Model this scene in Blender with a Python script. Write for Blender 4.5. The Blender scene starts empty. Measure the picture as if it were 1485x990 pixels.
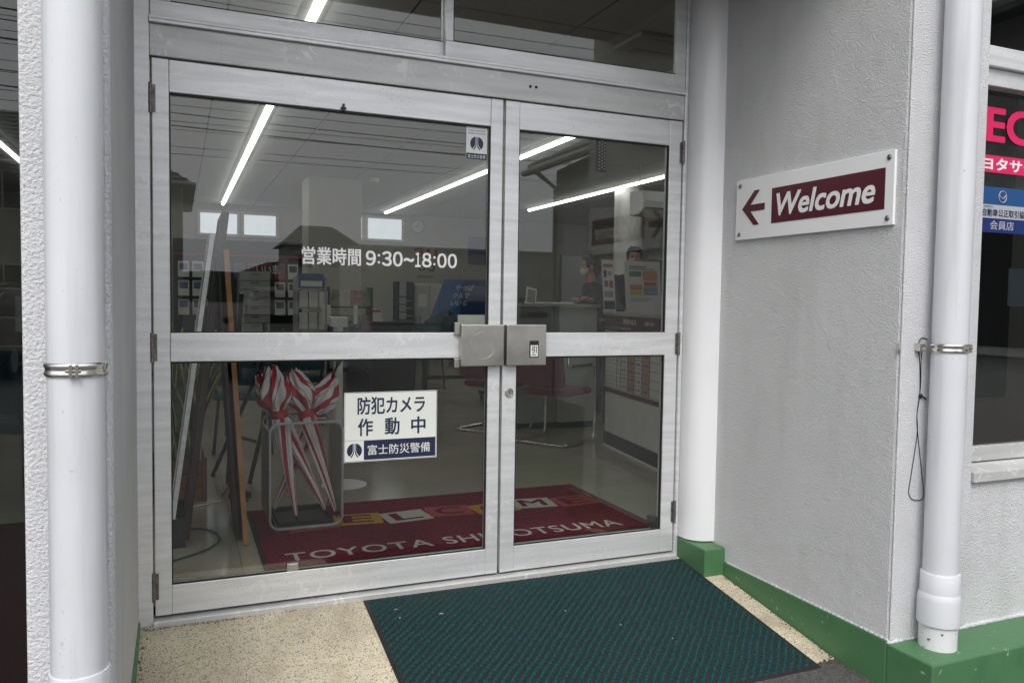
import bpy, bmesh, math, random
import numpy as np
from mathutils import Vector, Matrix
random.seed(7); RNG = np.random.default_rng(7)
S = bpy.context.scene
COL = S.collection

# ------------------------------------------------------------------ camera
CAM = np.array([0.0892, -3.2173, 1.2059]); YAW, PITCH, ROLL, F = 0.3988, -0.0490, 0.0148, 1150.0
PW, PH = 1485.0, 990.0
def _axes():
    f = np.array([math.sin(YAW)*math.cos(PITCH), math.cos(YAW)*math.cos(PITCH), math.sin(PITCH)])
    r = np.array([math.cos(YAW), -math.sin(YAW), 0.0]); u = np.cross(r, f)
    c, s = math.cos(ROLL), math.sin(ROLL)
    return c*r+s*u, -s*r+c*u, f
AR, AU, AF = _axes()
cd = bpy.data.cameras.new('Camera'); cam = bpy.data.objects.new('Camera', cd); COL.objects.link(cam)
cam.matrix_world = Matrix(((AR[0], AU[0], -AF[0], CAM[0]), (AR[1], AU[1], -AF[1], CAM[1]), (AR[2], AU[2], -AF[2], CAM[2]), (0, 0, 0, 1)))
cd.sensor_width = 36; cd.lens = F/PW*36; cd.clip_start = .05; cd.clip_end = 2000
S.camera = cam
# ------------------------------------------------------------------ sky, sun, exposure
SUN_EL, SUN_AZ = math.radians(50), math.radians(204)       # azimuth clockwise from +Y
wd = bpy.data.worlds.new('World'); S.world = wd; wd.use_nodes = True
wn = wd.node_tree; wn.nodes.clear()
sky = wn.nodes.new('ShaderNodeTexSky'); sky.sky_type = 'NISHITA'; sky.sun_disc = False
sky.sun_elevation = SUN_EL; sky.sun_rotation = SUN_AZ; sky.air_density = 1.0; sky.dust_density = 4.0; sky.ozone_density = 1.0
hs = wn.nodes.new('ShaderNodeHueSaturation'); hs.inputs['Saturation'].default_value = .12
mx = wn.nodes.new('ShaderNodeMix'); mx.data_type = 'RGBA'; mx.inputs[0].default_value = .55
mx.inputs[7].default_value = (9.6, 9.9, 10.4, 1)
bg = wn.nodes.new('ShaderNodeBackground'); bg.inputs['Strength'].default_value = .12
wo = wn.nodes.new('ShaderNodeOutputWorld')
wn.links.new(sky.outputs[0], hs.inputs['Color']); wn.links.new(hs.outputs[0], mx.inputs[6])
wn.links.new(mx.outputs[2], bg.inputs[0]); wn.links.new(bg.outputs[0], wo.inputs[0])
sl = bpy.data.lights.new('Sun', 'SUN'); sl.energy = 1.1; sl.angle = math.radians(25); sl.color = (1, .97, .93)
so = bpy.data.objects.new('Sun', sl); COL.objects.link(so)
sd = Vector((math.sin(SUN_AZ)*math.cos(SUN_EL), math.cos(SUN_AZ)*math.cos(SUN_EL), math.sin(SUN_EL)))
so.rotation_euler = sd.to_track_quat('Z', 'Y').to_euler(); so.location = sd*30
S.view_settings.view_transform = 'Standard'; S.view_settings.look = 'None'
S.view_settings.exposure = 0.6; S.view_settings.gamma = 1; S.view_settings.use_curve_mapping = False
S.render.engine = 'CYCLES'
S.cycles.use_denoising = True; S.cycles.transparent_max_bounces = 24; S.cycles.max_bounces = 10
S.cycles.diffuse_bounces = 5; S.cycles.glossy_bounces = 5; S.cycles.sample_clamp_indirect = 6
S.cycles.caustics_reflective = False; S.cycles.caustics_refractive = False

# ------------------------------------------------------------------ pixel -> point on a plane
def _ray(x, y): return AF + AR*(x-PW/2)/F - AU*(y-PH/2)/F
def _on(x, y, a, v):
    d = _ray(x, y); return Vector(CAM + d*(v-CAM[a])/d[a])
def PX(x, y, v): return _on(x, y, 0, v)
def PY(x, y, v=0.0): return _on(x, y, 1, v)
def PZ(x, y, v=0.0): return _on(x, y, 2, v)

# ------------------------------------------------------------------ materials
MATS = {}
def nodes_of(m): m.use_nodes = True; return m.node_tree, m.node_tree.nodes['Principled BSDF']
def mat(name, col, rough=.5, metal=0.0, var=.06, vscale=6.0, bump=0.0, bscale=60.0, bdist=.002, spec=.5, emit=None, estr=0.0, coat=0.0, detail=4.0, rvar=0.0):
    if name in MATS: return MATS[name]
    m = bpy.data.materials.new(name); t, b = nodes_of(m); L = t.links.new
    b.inputs['Roughness'].default_value = rough; b.inputs['Metallic'].default_value = metal
    b.inputs['Specular IOR Level'].default_value = spec; b.inputs['Coat Weight'].default_value = coat
    tc = t.nodes.new('ShaderNodeTexCoord')
    n = t.nodes.new('ShaderNodeTexNoise'); n.inputs['Scale'].default_value = vscale; n.inputs['Detail'].default_value = detail
    L(tc.outputs['Object'], n.inputs['Vector'])
    r = t.nodes.new('ShaderNodeValToRGB'); c = Vector(col)
    lo, hi = c*(1-var), c*(1+var)
    r.color_ramp.elements[0].position = .3; r.color_ramp.elements[1].position = .7
    r.color_ramp.elements[0].color = (*lo, 1); r.color_ramp.elements[1].color = (*[min(1, v) for v in hi], 1)
    L(n.outputs['Fac'], r.inputs[0]); L(r.outputs[0], b.inputs['Base Color'])
    if rvar:
        mr = t.nodes.new('ShaderNodeMapRange'); mr.inputs[3].default_value = rough-rvar; mr.inputs[4].default_value = rough+rvar
        L(n.outputs['Fac'], mr.inputs[0]); L(mr.outputs[0], b.inputs['Roughness'])
    if bump:
        n2 = t.nodes.new('ShaderNodeTexNoise'); n2.inputs['Scale'].default_value = bscale; n2.inputs['Detail'].default_value = 3
        L(tc.outputs['Object'], n2.inputs['Vector'])
        bp = t.nodes.new('ShaderNodeBump'); bp.inputs['Strength'].default_value = bump; bp.inputs['Distance'].default_value = bdist
        L(n2.outputs['Fac'], bp.inputs['Height']); L(bp.outputs[0], b.inputs['Normal'])
    if emit:
        b.inputs['Emission Color'].default_value = (*emit, 1); b.inputs['Emission Strength'].default_value = estr
    MATS[name] = m; return m

def glass(name, tint=(.91, .925, .915), f0=.045, rough=0.0):
    m = bpy.data.materials.new(name); m.use_nodes = True; t = m.node_tree; t.nodes.clear(); L = t.links.new
    o = t.nodes.new('ShaderNodeOutputMaterial'); mx = t.nodes.new('ShaderNodeMixShader')
    tr = t.nodes.new('ShaderNodeBsdfTransparent'); tr.inputs[0].default_value = (*tint, 1)
    gl = t.nodes.new('ShaderNodeBsdfGlossy'); gl.inputs['Roughness'].default_value = rough; gl.inputs[0].default_value = (1, 1, 1, 1)
    lw = t.nodes.new('ShaderNodeLayerWeight'); lw.inputs[0].default_value = .5
    pw = t.nodes.new('ShaderNodeMath'); pw.operation = 'POWER'; pw.inputs[1].default_value = 5
    ma = t.nodes.new('ShaderNodeMath'); ma.operation = 'MULTIPLY_ADD'; ma.inputs[1].default_value = 1-f0; ma.inputs[2].default_value = f0
    L(lw.outputs['Facing'], pw.inputs[0]); L(pw.outputs[0], ma.inputs[0]); L(ma.outputs[0], mx.inputs[0])
    L(tr.outputs[0], mx.inputs[1]); L(gl.outputs[0], mx.inputs[2]); L(mx.outputs[0], o.inputs[0])
    MATS[name] = m; return m
GLASS = glass('door_glass')
WGLASS = glass('window_glass', (.6, .62, .62), .05)

def stucco(name, col, scale, dist, strength=1.0):
    m = bpy.data.materials.new(name); t, b = nodes_of(m); L = t.links.new
    tc = t.nodes.new('ShaderNodeTexCoord')
    b.inputs['Roughness'].default_value = .55; b.inputs['Specular IOR Level'].default_value = .35
    n1 = t.nodes.new('ShaderNodeTexNoise'); n1.inputs['Scale'].default_value = scale; n1.inputs['Detail'].default_value = 4; n1.inputs['Roughness'].default_value = .6
    n2 = t.nodes.new('ShaderNodeTexNoise'); n2.inputs['Scale'].default_value = scale*.08; n2.inputs['Detail'].default_value = 3
    n3 = t.nodes.new('ShaderNodeTexNoise'); n3.inputs['Scale'].default_value = 1.7; n3.inputs['Detail'].default_value = 6
    for n in (n1, n2, n3): L(tc.outputs['Object'], n.inputs['Vector'])
    a = t.nodes.new('ShaderNodeMath'); a.operation = 'MULTIPLY_ADD'; a.inputs[1].default_value = .7
    L(n2.outputs['Fac'], a.inputs[0]); L(n1.outputs['Fac'], a.inputs[2])
    bp = t.nodes.new('ShaderNodeBump'); bp.inputs['Strength'].default_value = strength; bp.inputs['Distance'].default_value = dist
    L(a.outputs[0], bp.inputs['Height']); L(bp.outputs[0], b.inputs['Normal'])
    r = t.nodes.new('ShaderNodeValToRGB'); c = Vector(col)
    r.color_ramp.elements[0].position = .3; r.color_ramp.elements[0].color = (*(c*.9), 1)
    r.color_ramp.elements[1].position = .62; r.color_ramp.elements[1].color = (*c, 1)
    L(n3.outputs['Fac'], r.inputs[0])
    mp = t.nodes.new('ShaderNodeMapping'); mp.inputs['Scale'].default_value = (3.5, 3.5, .6); L(tc.outputs['Object'], mp.inputs['Vector'])
    n4 = t.nodes.new('ShaderNodeTexNoise'); n4.inputs['Scale'].default_value = 2.2; n4.inputs['Detail'].default_value = 6; L(mp.outputs[0], n4.inputs['Vector'])
    r4 = t.nodes.new('ShaderNodeValToRGB'); r4.color_ramp.elements[0].position = .5; r4.color_ramp.elements[0].color = (1, 1, 1, 1); r4.color_ramp.elements[1].position = .8; r4.color_ramp.elements[1].color = (.90, .895, .88, 1)
    L(n4.outputs['Fac'], r4.inputs[0])
    mm = t.nodes.new('ShaderNodeMix'); mm.data_type = 'RGBA'; mm.blend_type = 'MULTIPLY'; mm.inputs[0].default_value = 1; L(r.outputs[0], mm.inputs[6]); L(r4.outputs[0], mm.inputs[7])
    L(mm.outputs[2], b.inputs['Base Color'])
    MATS[name] = m; return m
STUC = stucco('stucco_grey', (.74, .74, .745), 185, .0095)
STUCF = stucco('stucco_coarse', (.74, .74, .76), 120, .0085)
STUCR = stucco('stucco_fine', (.76, .76, .78), 180, .0095)

def alu(name, col, rough=.42):
    m = bpy.data.materials.new(name); t, b = nodes_of(m); L = t.links.new
    b.inputs['Metallic'].default_value = .5
    tc = t.nodes.new('ShaderNodeTexCoord')
    def noise(sc, det, vec=None, dist=0):
        n = t.nodes.new('ShaderNodeTexNoise'); n.inputs['Scale'].default_value = sc; n.inputs['Detail'].default_value = det; n.inputs['Distortion'].default_value = dist
        L(vec or tc.outputs['Object'], n.inputs['Vector']); return n.outputs['Fac']
    mp = t.nodes.new('ShaderNodeMapping'); mp.inputs['Scale'].default_value = (.6, 1, 9); L(tc.outputs['Object'], mp.inputs['Vector'])
    def ramp(src, p0, p1, c0, c1):
        r = t.nodes.new('ShaderNodeValToRGB'); r.color_ramp.elements[0].position = p0; r.color_ramp.elements[1].position = p1
        r.color_ramp.elements[0].color = (*c0, 1); r.color_ramp.elements[1].color = (*c1, 1); L(src, r.inputs[0]); return r.outputs[0]
    c = Vector(col)
    base = ramp(noise(4, 6, mp.outputs[0]), .3, .7, c*.80, c)
    dark = ramp(noise(150, 2), .63, .69, (0, 0, 0), (1, 1, 1))         # corrosion specks
    gate = ramp(noise(3, 3), .40, .62, (0, 0, 0), (.55, .55, .55))
    mm = t.nodes.new('ShaderNodeMath'); mm.operation = 'MULTIPLY'; L(dark, mm.inputs[0]); L(gate, mm.inputs[1])
    mx = t.nodes.new('ShaderNodeMix'); mx.data_type = 'RGBA'; L(mm.outputs[0], mx.inputs[0]); L(base, mx.inputs[6]); mx.inputs[7].default_value = (*(c*.45), 1)
    chalk = ramp(noise(22, 7, None, 1.2), .56, .61, (0, 0, 0), (1, 1, 1))   # chalky worn patches
    g2 = ramp(noise(2.3, 2), .47, .60, (0, 0, 0), (.7, .7, .7))
    m2 = t.nodes.new('ShaderNodeMath'); m2.operation = 'MULTIPLY'; L(chalk, m2.inputs[0]); L(g2, m2.inputs[1])
    mx2 = t.nodes.new('ShaderNodeMix'); mx2.data_type = 'RGBA'; L(m2.outputs[0], mx2.inputs[0]); L(mx.outputs[2], mx2.inputs[6]); mx2.inputs[7].default_value = (.9, .9, .9, 1)
    L(mx2.outputs[2], b.inputs['Base Color'])
    rr = t.nodes.new('ShaderNodeMapRange'); rr.inputs[3].default_value = rough-.1; rr.inputs[4].default_value = rough+.16
    L(noise(9, 5, mp.outputs[0]), rr.inputs[0]); L(rr.outputs[0], b.inputs['Roughness'])
    bp = t.nodes.new('ShaderNodeBump'); bp.inputs['Strength'].default_value = .12; bp.inputs['Distance'].default_value = .001
    L(noise(60, 4, mp.outputs[0]), bp.inputs['Height']); L(bp.outputs[0], b.inputs['Normal'])
    MATS[name] = m; return m
ALU = alu('weathered_aluminium', (.88, .885, .89))
ALUD = alu('dull_aluminium', (.72, .72, .71), .5)
STEEL = mat('brushed_steel', (.50, .48, .45), .36, 1.0, .22, 7, .15, 90, .0006, rvar=.08)
BAND = mat('stainless_band', (.72, .70, .66), .2, 1.0, .12, 30)
CHROME = mat('chrome', (.8, .8, .8), .08, 1.0, .02)
def worn(name, col, rough, streak, chip_col, chip_lo, bump):
    m = bpy.data.materials.new(name); t, b = nodes_of(m); L = t.links.new; c = Vector(col)
    tc = t.nodes.new('ShaderNodeTexCoord'); b.inputs['Roughness'].default_value = rough
    def nz(sc, det, scale=None, dist=0.0):
        n = t.nodes.new('ShaderNodeTexNoise'); n.inputs['Scale'].default_value = sc; n.inputs['Detail'].default_value = det; n.inputs['Distortion'].default_value = dist
        if scale:
            mp = t.nodes.new('ShaderNodeMapping'); mp.inputs['Scale'].default_value = scale; L(tc.outputs['Object'], mp.inputs['Vector']); L(mp.outputs[0], n.inputs['Vector'])
        else: L(tc.outputs['Object'], n.inputs['Vector'])
        return n.outputs['Fac']
    def rp(src, p0, p1, c0, c1):
        r = t.nodes.new('ShaderNodeValToRGB'); r.color_ramp.elements[0].position = p0; r.color_ramp.elements[1].position = p1
        r.color_ramp.elements[0].color = (*c0, 1); r.color_ramp.elements[1].color = (*c1, 1); L(src, r.inputs[0]); return r.outputs[0]
    def mix(f, a, bb):
        x = t.nodes.new('ShaderNodeMix'); x.data_type = 'RGBA'; L(f, x.inputs[0]); L(a, x.inputs[6]); x.inputs[7].default_value = (*bb, 1); return x.outputs[2]
    base = rp(nz(3, 5), .3, .7, c*.93, c)
    base = mix(rp(nz(2.5, 6, streak), .52, .78, (0, 0, 0), (.6, .6, .6)), base, c*.66)
    base = mix(rp(nz(38, 3, None, .6), chip_lo, chip_lo+.025, (0, 0, 0), (.85, .85, .85)), base, chip_col)
    base = mix(rp(nz(95, 2), .74, .77, (0, 0, 0), (.6, .6, .6)), base, c*.45)
    L(base, b.inputs['Base Color'])
    rr = t.nodes.new('ShaderNodeMapRange'); rr.inputs[3].default_value = rough-.08; rr.inputs[4].default_value = rough+.14; L(nz(6, 5), rr.inputs[0]); L(rr.outputs[0], b.inputs['Roughness'])
    bp = t.nodes.new('ShaderNodeBump'); bp.inputs['Strength'].default_value = bump; bp.inputs['Distance'].default_value = .0016; L(nz(42, 3), bp.inputs['Height']); L(bp.outputs[0], b.inputs['Normal'])
    MATS[name] = m; return m
PVC = worn('pipe_paint', (.66, .67, .70), .30, (9, 9, .5), (.52, .50, .46), .72, .32)
COLP = mat('column_paint', (.84, .84, .855), .24, 0, .03, 4, .18, 25, .002)
GASK = mat('gasket_black', (.012, .012, .013), .6)
BLACK = mat('black_plastic', (.015, .015, .016), .45)
DARKM = mat('dark_metal', (.05, .05, .052), .45, .6)
WHITE = mat('white_paint', (.78, .78, .77), .5)
LETW = mat('white_vinyl', (.86, .86, .86), .4, var=.01)
MAROON = mat('maroon_print', (.085, .008, .020), .25, var=.03)
PLATE = mat('white_plate', (.86, .865, .87), .22, var=.02)
NAVY = mat('navy_print', (.018, .024, .065), .4, var=.02)
CREAM = mat('sticker_cream', (.80, .82, .76), .4, var=.02)
RUST = mat('hinge_steel', (.20, .185, .17), .5, .8, .4, 60, .3, 150)

def green_paint():
    return worn('green_paint', (.070, .18, .078), .45, (3, 3, 2.2), (.34, .40, .33), .69, .5)
GREEN = green_paint()
def terrazzo():
    m = bpy.data.materials.new('terrazzo_beige'); t, b = nodes_of(m); L = t.links.new
    tc = t.nodes.new('ShaderNodeTexCoord'); b.inputs['Roughness'].default_value = .6
    def vor(sc):
        v = t.nodes.new('ShaderNodeTexVoronoi'); v.inputs['Scale'].default_value = sc; L(tc.outputs['Object'], v.inputs['Vector']); return v
    def ramp(src, p0, p1, c0, c1):
        r = t.nodes.new('ShaderNodeValToRGB'); r.color_ramp.elements[0].position = p0; r.color_ramp.elements[1].position = p1
        r.color_ramp.elements[0].color = (*c0, 1); r.color_ramp.elements[1].color = (*c1, 1); L(src, r.inputs[0]); return r.outputs[0]
    def mixc(f, a, bb):
        x = t.nodes.new('ShaderNodeMix'); x.data_type = 'RGBA'; L(f, x.inputs[0]); L(a, x.inputs[6])
        if isinstance(bb, tuple): x.inputs[7].default_value = (*bb, 1)
        else: L(bb, x.inputs[7])
        return x.outputs[2]
    n = t.nodes.new('ShaderNodeTexNoise'); n.inputs['Scale'].default_value = 3.2; n.inputs['Detail'].default_value = 7; L(tc.outputs['Object'], n.inputs['Vector'])
    base = ramp(n.outputs['Fac'], .32, .68, (.52, .46, .345), (.74, .66, .49))
    v1 = vor(240); sp = ramp(v1.outputs['Color'], .70, .72, (0, 0, 0), (1, 1, 1))
    sz = ramp(v1.outputs['Distance'], .48, .58, (1, 1, 1), (0, 0, 0))
    k = t.nodes.new('ShaderNodeMath'); k.operation = 'MULTIPLY'; L(sp, k.inputs[0]); L(sz, k.inputs[1])
    c = mixc(k.outputs[0], base, (.045, .042, .045))
    v2 = vor(120); sp2 = ramp(v2.outputs['Color'], .82, .84, (0, 0, 0), (.7, .7, .7)); sz2 = ramp(v2.outputs['Distance'], .3, .5, (1, 1, 1), (0, 0, 0))
    k2 = t.nodes.new('ShaderNodeMath'); k2.operation = 'MULTIPLY'; L(sp2, k2.inputs[0]); L(sz2, k2.inputs[1])
    c = mixc(k2.outputs[0], c, (.36, .22, .10))
    ns = t.nodes.new('ShaderNodeTexNoise'); ns.inputs['Scale'].default_value = 6; ns.inputs['Detail'].default_value = 8; L(tc.outputs['Object'], ns.inputs['Vector'])
    st = ramp(ns.outputs['Fac'], .50, .70, (0, 0, 0), (.62, .62, .62)); c = mixc(st, c, (.33, .27, .19))
    nr = t.nodes.new('ShaderNodeTexNoise'); nr.inputs['Scale'].default_value = 17; nr.inputs['Detail'].default_value = 2; L(tc.outputs['Object'], nr.inputs['Vector'])
    c = mixc(ramp(nr.outputs['Fac'], .75, .79, (0, 0, 0), (.6, .6, .6)), c, (.34, .13, .045))
    L(c, b.inputs['Base Color'])
    bp = t.nodes.new('ShaderNodeBump'); bp.inputs['Strength'].default_value = .35; bp.inputs['Distance'].default_value = .0015
    L(v1.outputs['Distance'], bp.inputs['Height']); L(bp.outputs[0], b.inputs['Normal'])
    return m
TERR = terrazzo()
ASPH = mat('asphalt', (.075, .073, .07), .85, 0, .45, 90, .8, 160, .004, detail=6)
CARPET = mat('teal_pile', (.014, .062, .062), .95, 0, .45, 160, .9, 700, .0025, spec=.1)
def dusty():
    t = CARPET.node_tree; b = t.nodes['Principled BSDF']; L = t.links.new; src = b.inputs['Base Color'].links[0].from_socket
    tc = t.nodes.new('ShaderNodeTexCoord'); n = t.nodes.new('ShaderNodeTexNoise'); n.inputs['Scale'].default_value = 3.1; n.inputs['Detail'].default_value = 8; n.inputs['Roughness'].default_value = .65; L(tc.outputs['Object'], n.inputs['Vector'])
    r = t.nodes.new('ShaderNodeValToRGB'); r.color_ramp.elements[0].position = .42; r.color_ramp.elements[1].position = .72; r.color_ramp.elements[0].color = (0, 0, 0, 1); r.color_ramp.elements[1].color = (.32, .32, .32, 1); L(n.outputs['Fac'], r.inputs[0])
    x = t.nodes.new('ShaderNodeMix'); x.data_type = 'RGBA'; L(r.outputs[0], x.inputs[0]); L(src, x.inputs[6]); x.inputs[7].default_value = (.038, .055, .048, 1); L(x.outputs[2], b.inputs['Base Color'])
dusty()
RUBBER = mat('black_rubber', (.012, .012, .013), .7, 0, .1, 40, .4, 300, .001)
MATRED = mat('maroon_carpet', (.155, .018, .038), .95, 0, .3, 60, .8, 500, .002, spec=.1)
def carpet(n, c): return mat(n, c, .95, 0, .15, 120, .8, 500, .002, spec=.1)
IWALL = mat('interior_wall_paint', (.50, .49, .46), .7, 0, .03)
CEIL = mat('ceiling_panel', (.52, .53, .54), .85, 0, .06, 30, .3, 90, .002)
FLOORM = mat('vinyl_floor', (.40, .365, .285), .15, 0, .09, 2.0, .1, 5, .002, rvar=.05, detail=6)
FLOOR2 = mat('vinyl_floor_green', (.38, .385, .27), .16, 0, .09, 2.0, .1, 5, .002, rvar=.05, detail=6)
LAMP = mat('lamp_tube', (.9, .9, .85), .5, emit=(1, .985, .92), estr=4.8)
LITWIN = mat('frosted_lit_pane', (.7, .72, .74), .5, emit=(.85, .92, 1), estr=.42)
GREYM = mat('grey_steel_sheet', (.36, .37, .38), .4, .1, .05)
WOOD = mat('light_wood', (.40, .19, .075), .5, 0, .25, 9, .2, 60)
WOODD = mat('planter_wood', (.20, .075, .03), .5, 0, .3, 12, .3, 60)
BROWN = mat('brown_frame', (.060, .030, .030), .4)
REDC = mat('umbrella_red', (.42, .018, .035), .55, 0, .08, 30, .2, 60)
WHTC = mat('umbrella_white', (.72, .71, .72), .55, 0, .05, 30, .2, 60)
SEATRED = mat('maroon_upholstery', (.17, .035, .055), .8, 0, .12, 80, .4, 300)
TEALC = mat('teal_upholstery', (.02, .06, .08), .7)
LEAF = mat('leaf_green', (.06, .12, .04), .45, 0, .4, 14)
LEAFE = mat('leaf_edge', (.40, .38, .14), .5, 0, .2, 14)
SKIN = mat('skin', (.50, .29, .20), .5, 0, .05)
HAIR = mat('hair_black', (.014, .011, .010), .4, 0, .3, 60)
SUIT = mat('dark_suit', (.022, .023, .030), .8, 0, .1, 40)
MASKM = mat('mask_white', (.70, .72, .74), .8)
PAPER = mat('paper', (.74, .74, .72), .6, var=.02)

# ------------------------------------------------------------------ builders
class MB:
    def __init__(s): s.v = []; s.f = []; s.m = []
    def add(s, vs, fs, m=0):
        k = len(s.v); s.v += [tuple(v) for v in vs]; s.f += [tuple(i+k for i in f) for f in fs]; s.m += [m]*len(fs); return s
    def box(s, x0, x1, y0, y1, z0, z1, m=0, M=None):
        vs = [(x, y, z) for z in (z0, z1) for y in (y0, y1) for x in (x0, x1)]
        if M is not None: vs = [M @ Vector(v) for v in vs]
        return s.add(vs, [(0, 2, 3, 1), (4, 5, 7, 6), (0, 1, 5, 4), (2, 6, 7, 3), (0, 4, 6, 2), (1, 3, 7, 5)], m)
    def tube(s, pts, r, n=8, m=0, cap=True):
        pts = [Vector(p) for p in pts]; N = len(pts); rs = r if isinstance(r, (list, tuple)) else [r]*N
        rings = []; up = None
        for i, p in enumerate(pts):
            d = (pts[min(i+1, N-1)]-pts[max(i-1, 0)]).normalized()
            if up is None: up = Vector((0, 0, 1)) if abs(d.z) < .9 else Vector((1, 0, 0))
            a = d.cross(up).normalized(); b = a.cross(d).normalized(); up = b
            rings.append([p+(a*math.cos(t)+b*math.sin(t))*rs[i] for t in [2*math.pi*j/n for j in range(n)]])
        vs = [v for q in rings for v in q]
        fs = [(i*n+j, i*n+(j+1) % n, (i+1)*n+(j+1) % n, (i+1)*n+j) for i in range(N-1) for j in range(n)]
        if cap: fs += [tuple(range(n))[::-1], tuple((N-1)*n+j for j in range(n))]
        return s.add(vs, fs, m)
    def lathe(s, prof, c, n=32, m=0, M=None):
        c = Vector(c); vs = []
        for r, z in prof:
            for j in range(n):
                t = 2*math.pi*j/n; v = Vector((r*math.cos(t), r*math.sin(t), z))
                vs.append((M @ v if M is not None else v)+c)
        N = len(prof)
        fs = [(i*n+j, i*n+(j+1) % n, (i+1)*n+(j+1) % n, (i+1)*n+j) for i in range(N-1) for j in range(n)]
        fs += [tuple(range(n))[::-1], tuple((N-1)*n+j for j in range(n))]
        return s.add(vs, fs, m)
    def prism(s, poly, lo, hi, axis='y', m=0):
        n = len(poly)
        def P(a, b, h): return {'x': (h, a, b), 'y': (a, h, b), 'z': (a, b, h)}[axis]
        vs = [P(a, b, lo) for a, b in poly]+[P(a, b, hi) for a, b in poly]
        fs = [tuple(range(n)), tuple(range(n, 2*n))[::-1]]+[(i, i+n, (i+1) % n+n, (i+1) % n) for i in range(n)]
        return s.add(vs, fs, m)
    def ell(s, c, r, m=0, M=None, n=14, k=10):
        vs = []; c = Vector(c)
        for i in range(k+1):
            ph = math.pi*(i/k-.5)
            for j in range(n):
                t = 2*math.pi*j/n; v = Vector((r[0]*math.cos(ph)*math.cos(t), r[1]*math.cos(ph)*math.sin(t), r[2]*math.sin(ph)))
                vs.append((M @ v if M is not None else v)+c)
        fs = [(i*n+j, i*n+(j+1) % n, (i+1)*n+(j+1) % n, (i+1)*n+j) for i in range(k) for j in range(n)]
        return s.add(vs, fs, m)
    def build(s, name, mats, parent=None, bevel=0.0, smooth=False, seg=2, sub=0):
        me = bpy.data.meshes.new(name); me.from_pydata(s.v, [], s.f); me.polygons.foreach_set('material_index', s.m)
        for m in (mats if isinstance(mats, (list, tuple)) else [mats]): me.materials.append(m)
        bm = bmesh.new(); bm.from_mesh(me); bmesh.ops.recalc_face_normals(bm, faces=bm.faces); bm.to_mesh(me); bm.free()
        if smooth: me.polygons.foreach_set('use_smooth', [True]*len(me.polygons))
        o = bpy.data.objects.new(name, me); COL.objects.link(o)
        if bevel:
            b = o.modifiers.new('bevel', 'BEVEL'); b.width = bevel; b.segments = seg; b.limit_method = 'ANGLE'; b.angle_limit = math.radians(40)
            if hasattr(b, 'harden_normals'): b.harden_normals = False
        if sub:
            d = o.modifiers.new('sub', 'SUBSURF'); d.levels = sub; d.render_levels = sub
        if smooth == 'auto':
            try: me.set_sharp_from_angle(angle=math.radians(35))
            except Exception: pass
        return attach(o, parent)
def attach(o, parent):
    if parent is not None:
        o.parent = parent; o.matrix_parent_inverse = Matrix.Translation(-world_loc(parent))
    return o
def world_loc(o):
    v = o.location.copy()
    if o.parent: v = v + world_loc(o.parent) + o.matrix_parent_inverse.translation
    return v
def tag(o, label, cat, group=None, kind=None):
    o['label'] = label; o['category'] = cat
    if group: o['group'] = group
    if kind: o['kind'] = kind
    return o
def struct(o): o['kind'] = 'structure'; return o
def thing(name, label, cat, loc=(0, 0, 0), group=None):
    o = bpy.data.objects.new(name, None); COL.objects.link(o); o.location = loc; o.empty_display_size = .1
    return tag(o, label, cat, group)
def box(name, x0, x1, y0, y1, z0, z1, m, parent=None, bevel=0.0):
    return MB().box(x0, x1, y0, y1, z0, z1).build(name, m, parent, bevel)
def copy_tree(o, loc=None, parent=None):
    c = o.copy(); COL.objects.link(c); c.parent = parent
    if parent is not None: c.matrix_parent_inverse = o.matrix_parent_inverse.copy()
    if loc is not None: c.location = loc
    for ch in list(o.children): copy_tree(ch, None, c)
    return c

_TX = {}
def text_geo(s, bold=0.0, spacing=1.0, shear=0.0):
    key = (s, bold, spacing, shear)
    if key in _TX: return _TX[key]
    cu = bpy.data.curves.new('txt', 'FONT'); cu.body = s; cu.size = 1; cu.offset = bold; cu.space_character = spacing; cu.shear = shear
    cu.resolution_u = 4; cu.fill_mode = 'FRONT'
    o = bpy.data.objects.new('txt', cu); COL.objects.link(o)
    dg = bpy.context.evaluated_depsgraph_get(); me = o.evaluated_get(dg).to_mesh()
    v = [tuple(x.co) for x in me.vertices]; f = [tuple(p.vertices) for p in me.polygons]
    o.evaluated_get(dg).to_mesh_clear(); COL.objects.unlink(o); bpy.data.objects.remove(o); bpy.data.curves.remove(cu)
    a = np.array(v) if v else np.zeros((1, 3)); lo, hi = a.min(0), a.max(0)
    g = ([(p[0]-lo[0], p[1]-lo[1]) for p in v], f, hi[0]-lo[0], hi[1]-lo[1]); _TX[key] = g; return g
def put_text(mb, s, origin, U, V, w, h=None, bold=0.0, spacing=1.0, shear=0.0, m=0):
    """text whose box starts at origin, runs w along U and h along V"""
    vs, fs, tw, th = text_geo(s, 0.0, spacing, shear)
    if tw < 1e-6: return mb
    sx = w/tw; sy = sx if h is None else h/max(th, 1e-6)
    o, U, V = Vector(origin), Vector(U), Vector(V); nn = U.cross(V).normalized()*.00004
    e = bold*.75
    for k, (dx, dy) in enumerate(((0, 0), (-e, -e), (e, -e), (-e, e), (e, e), (-1.3*e, 0), (1.3*e, 0)) if bold else ((0, 0),)):
        mb.add([o+U*((x+dx)*sx)+V*((y+dy)*sy)+nn*k for x, y in vs], fs, m)
    return mb
EX, EY, EZ = Vector((1, 0, 0)), Vector((0, 1, 0)), Vector((0, 0, 1))
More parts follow.
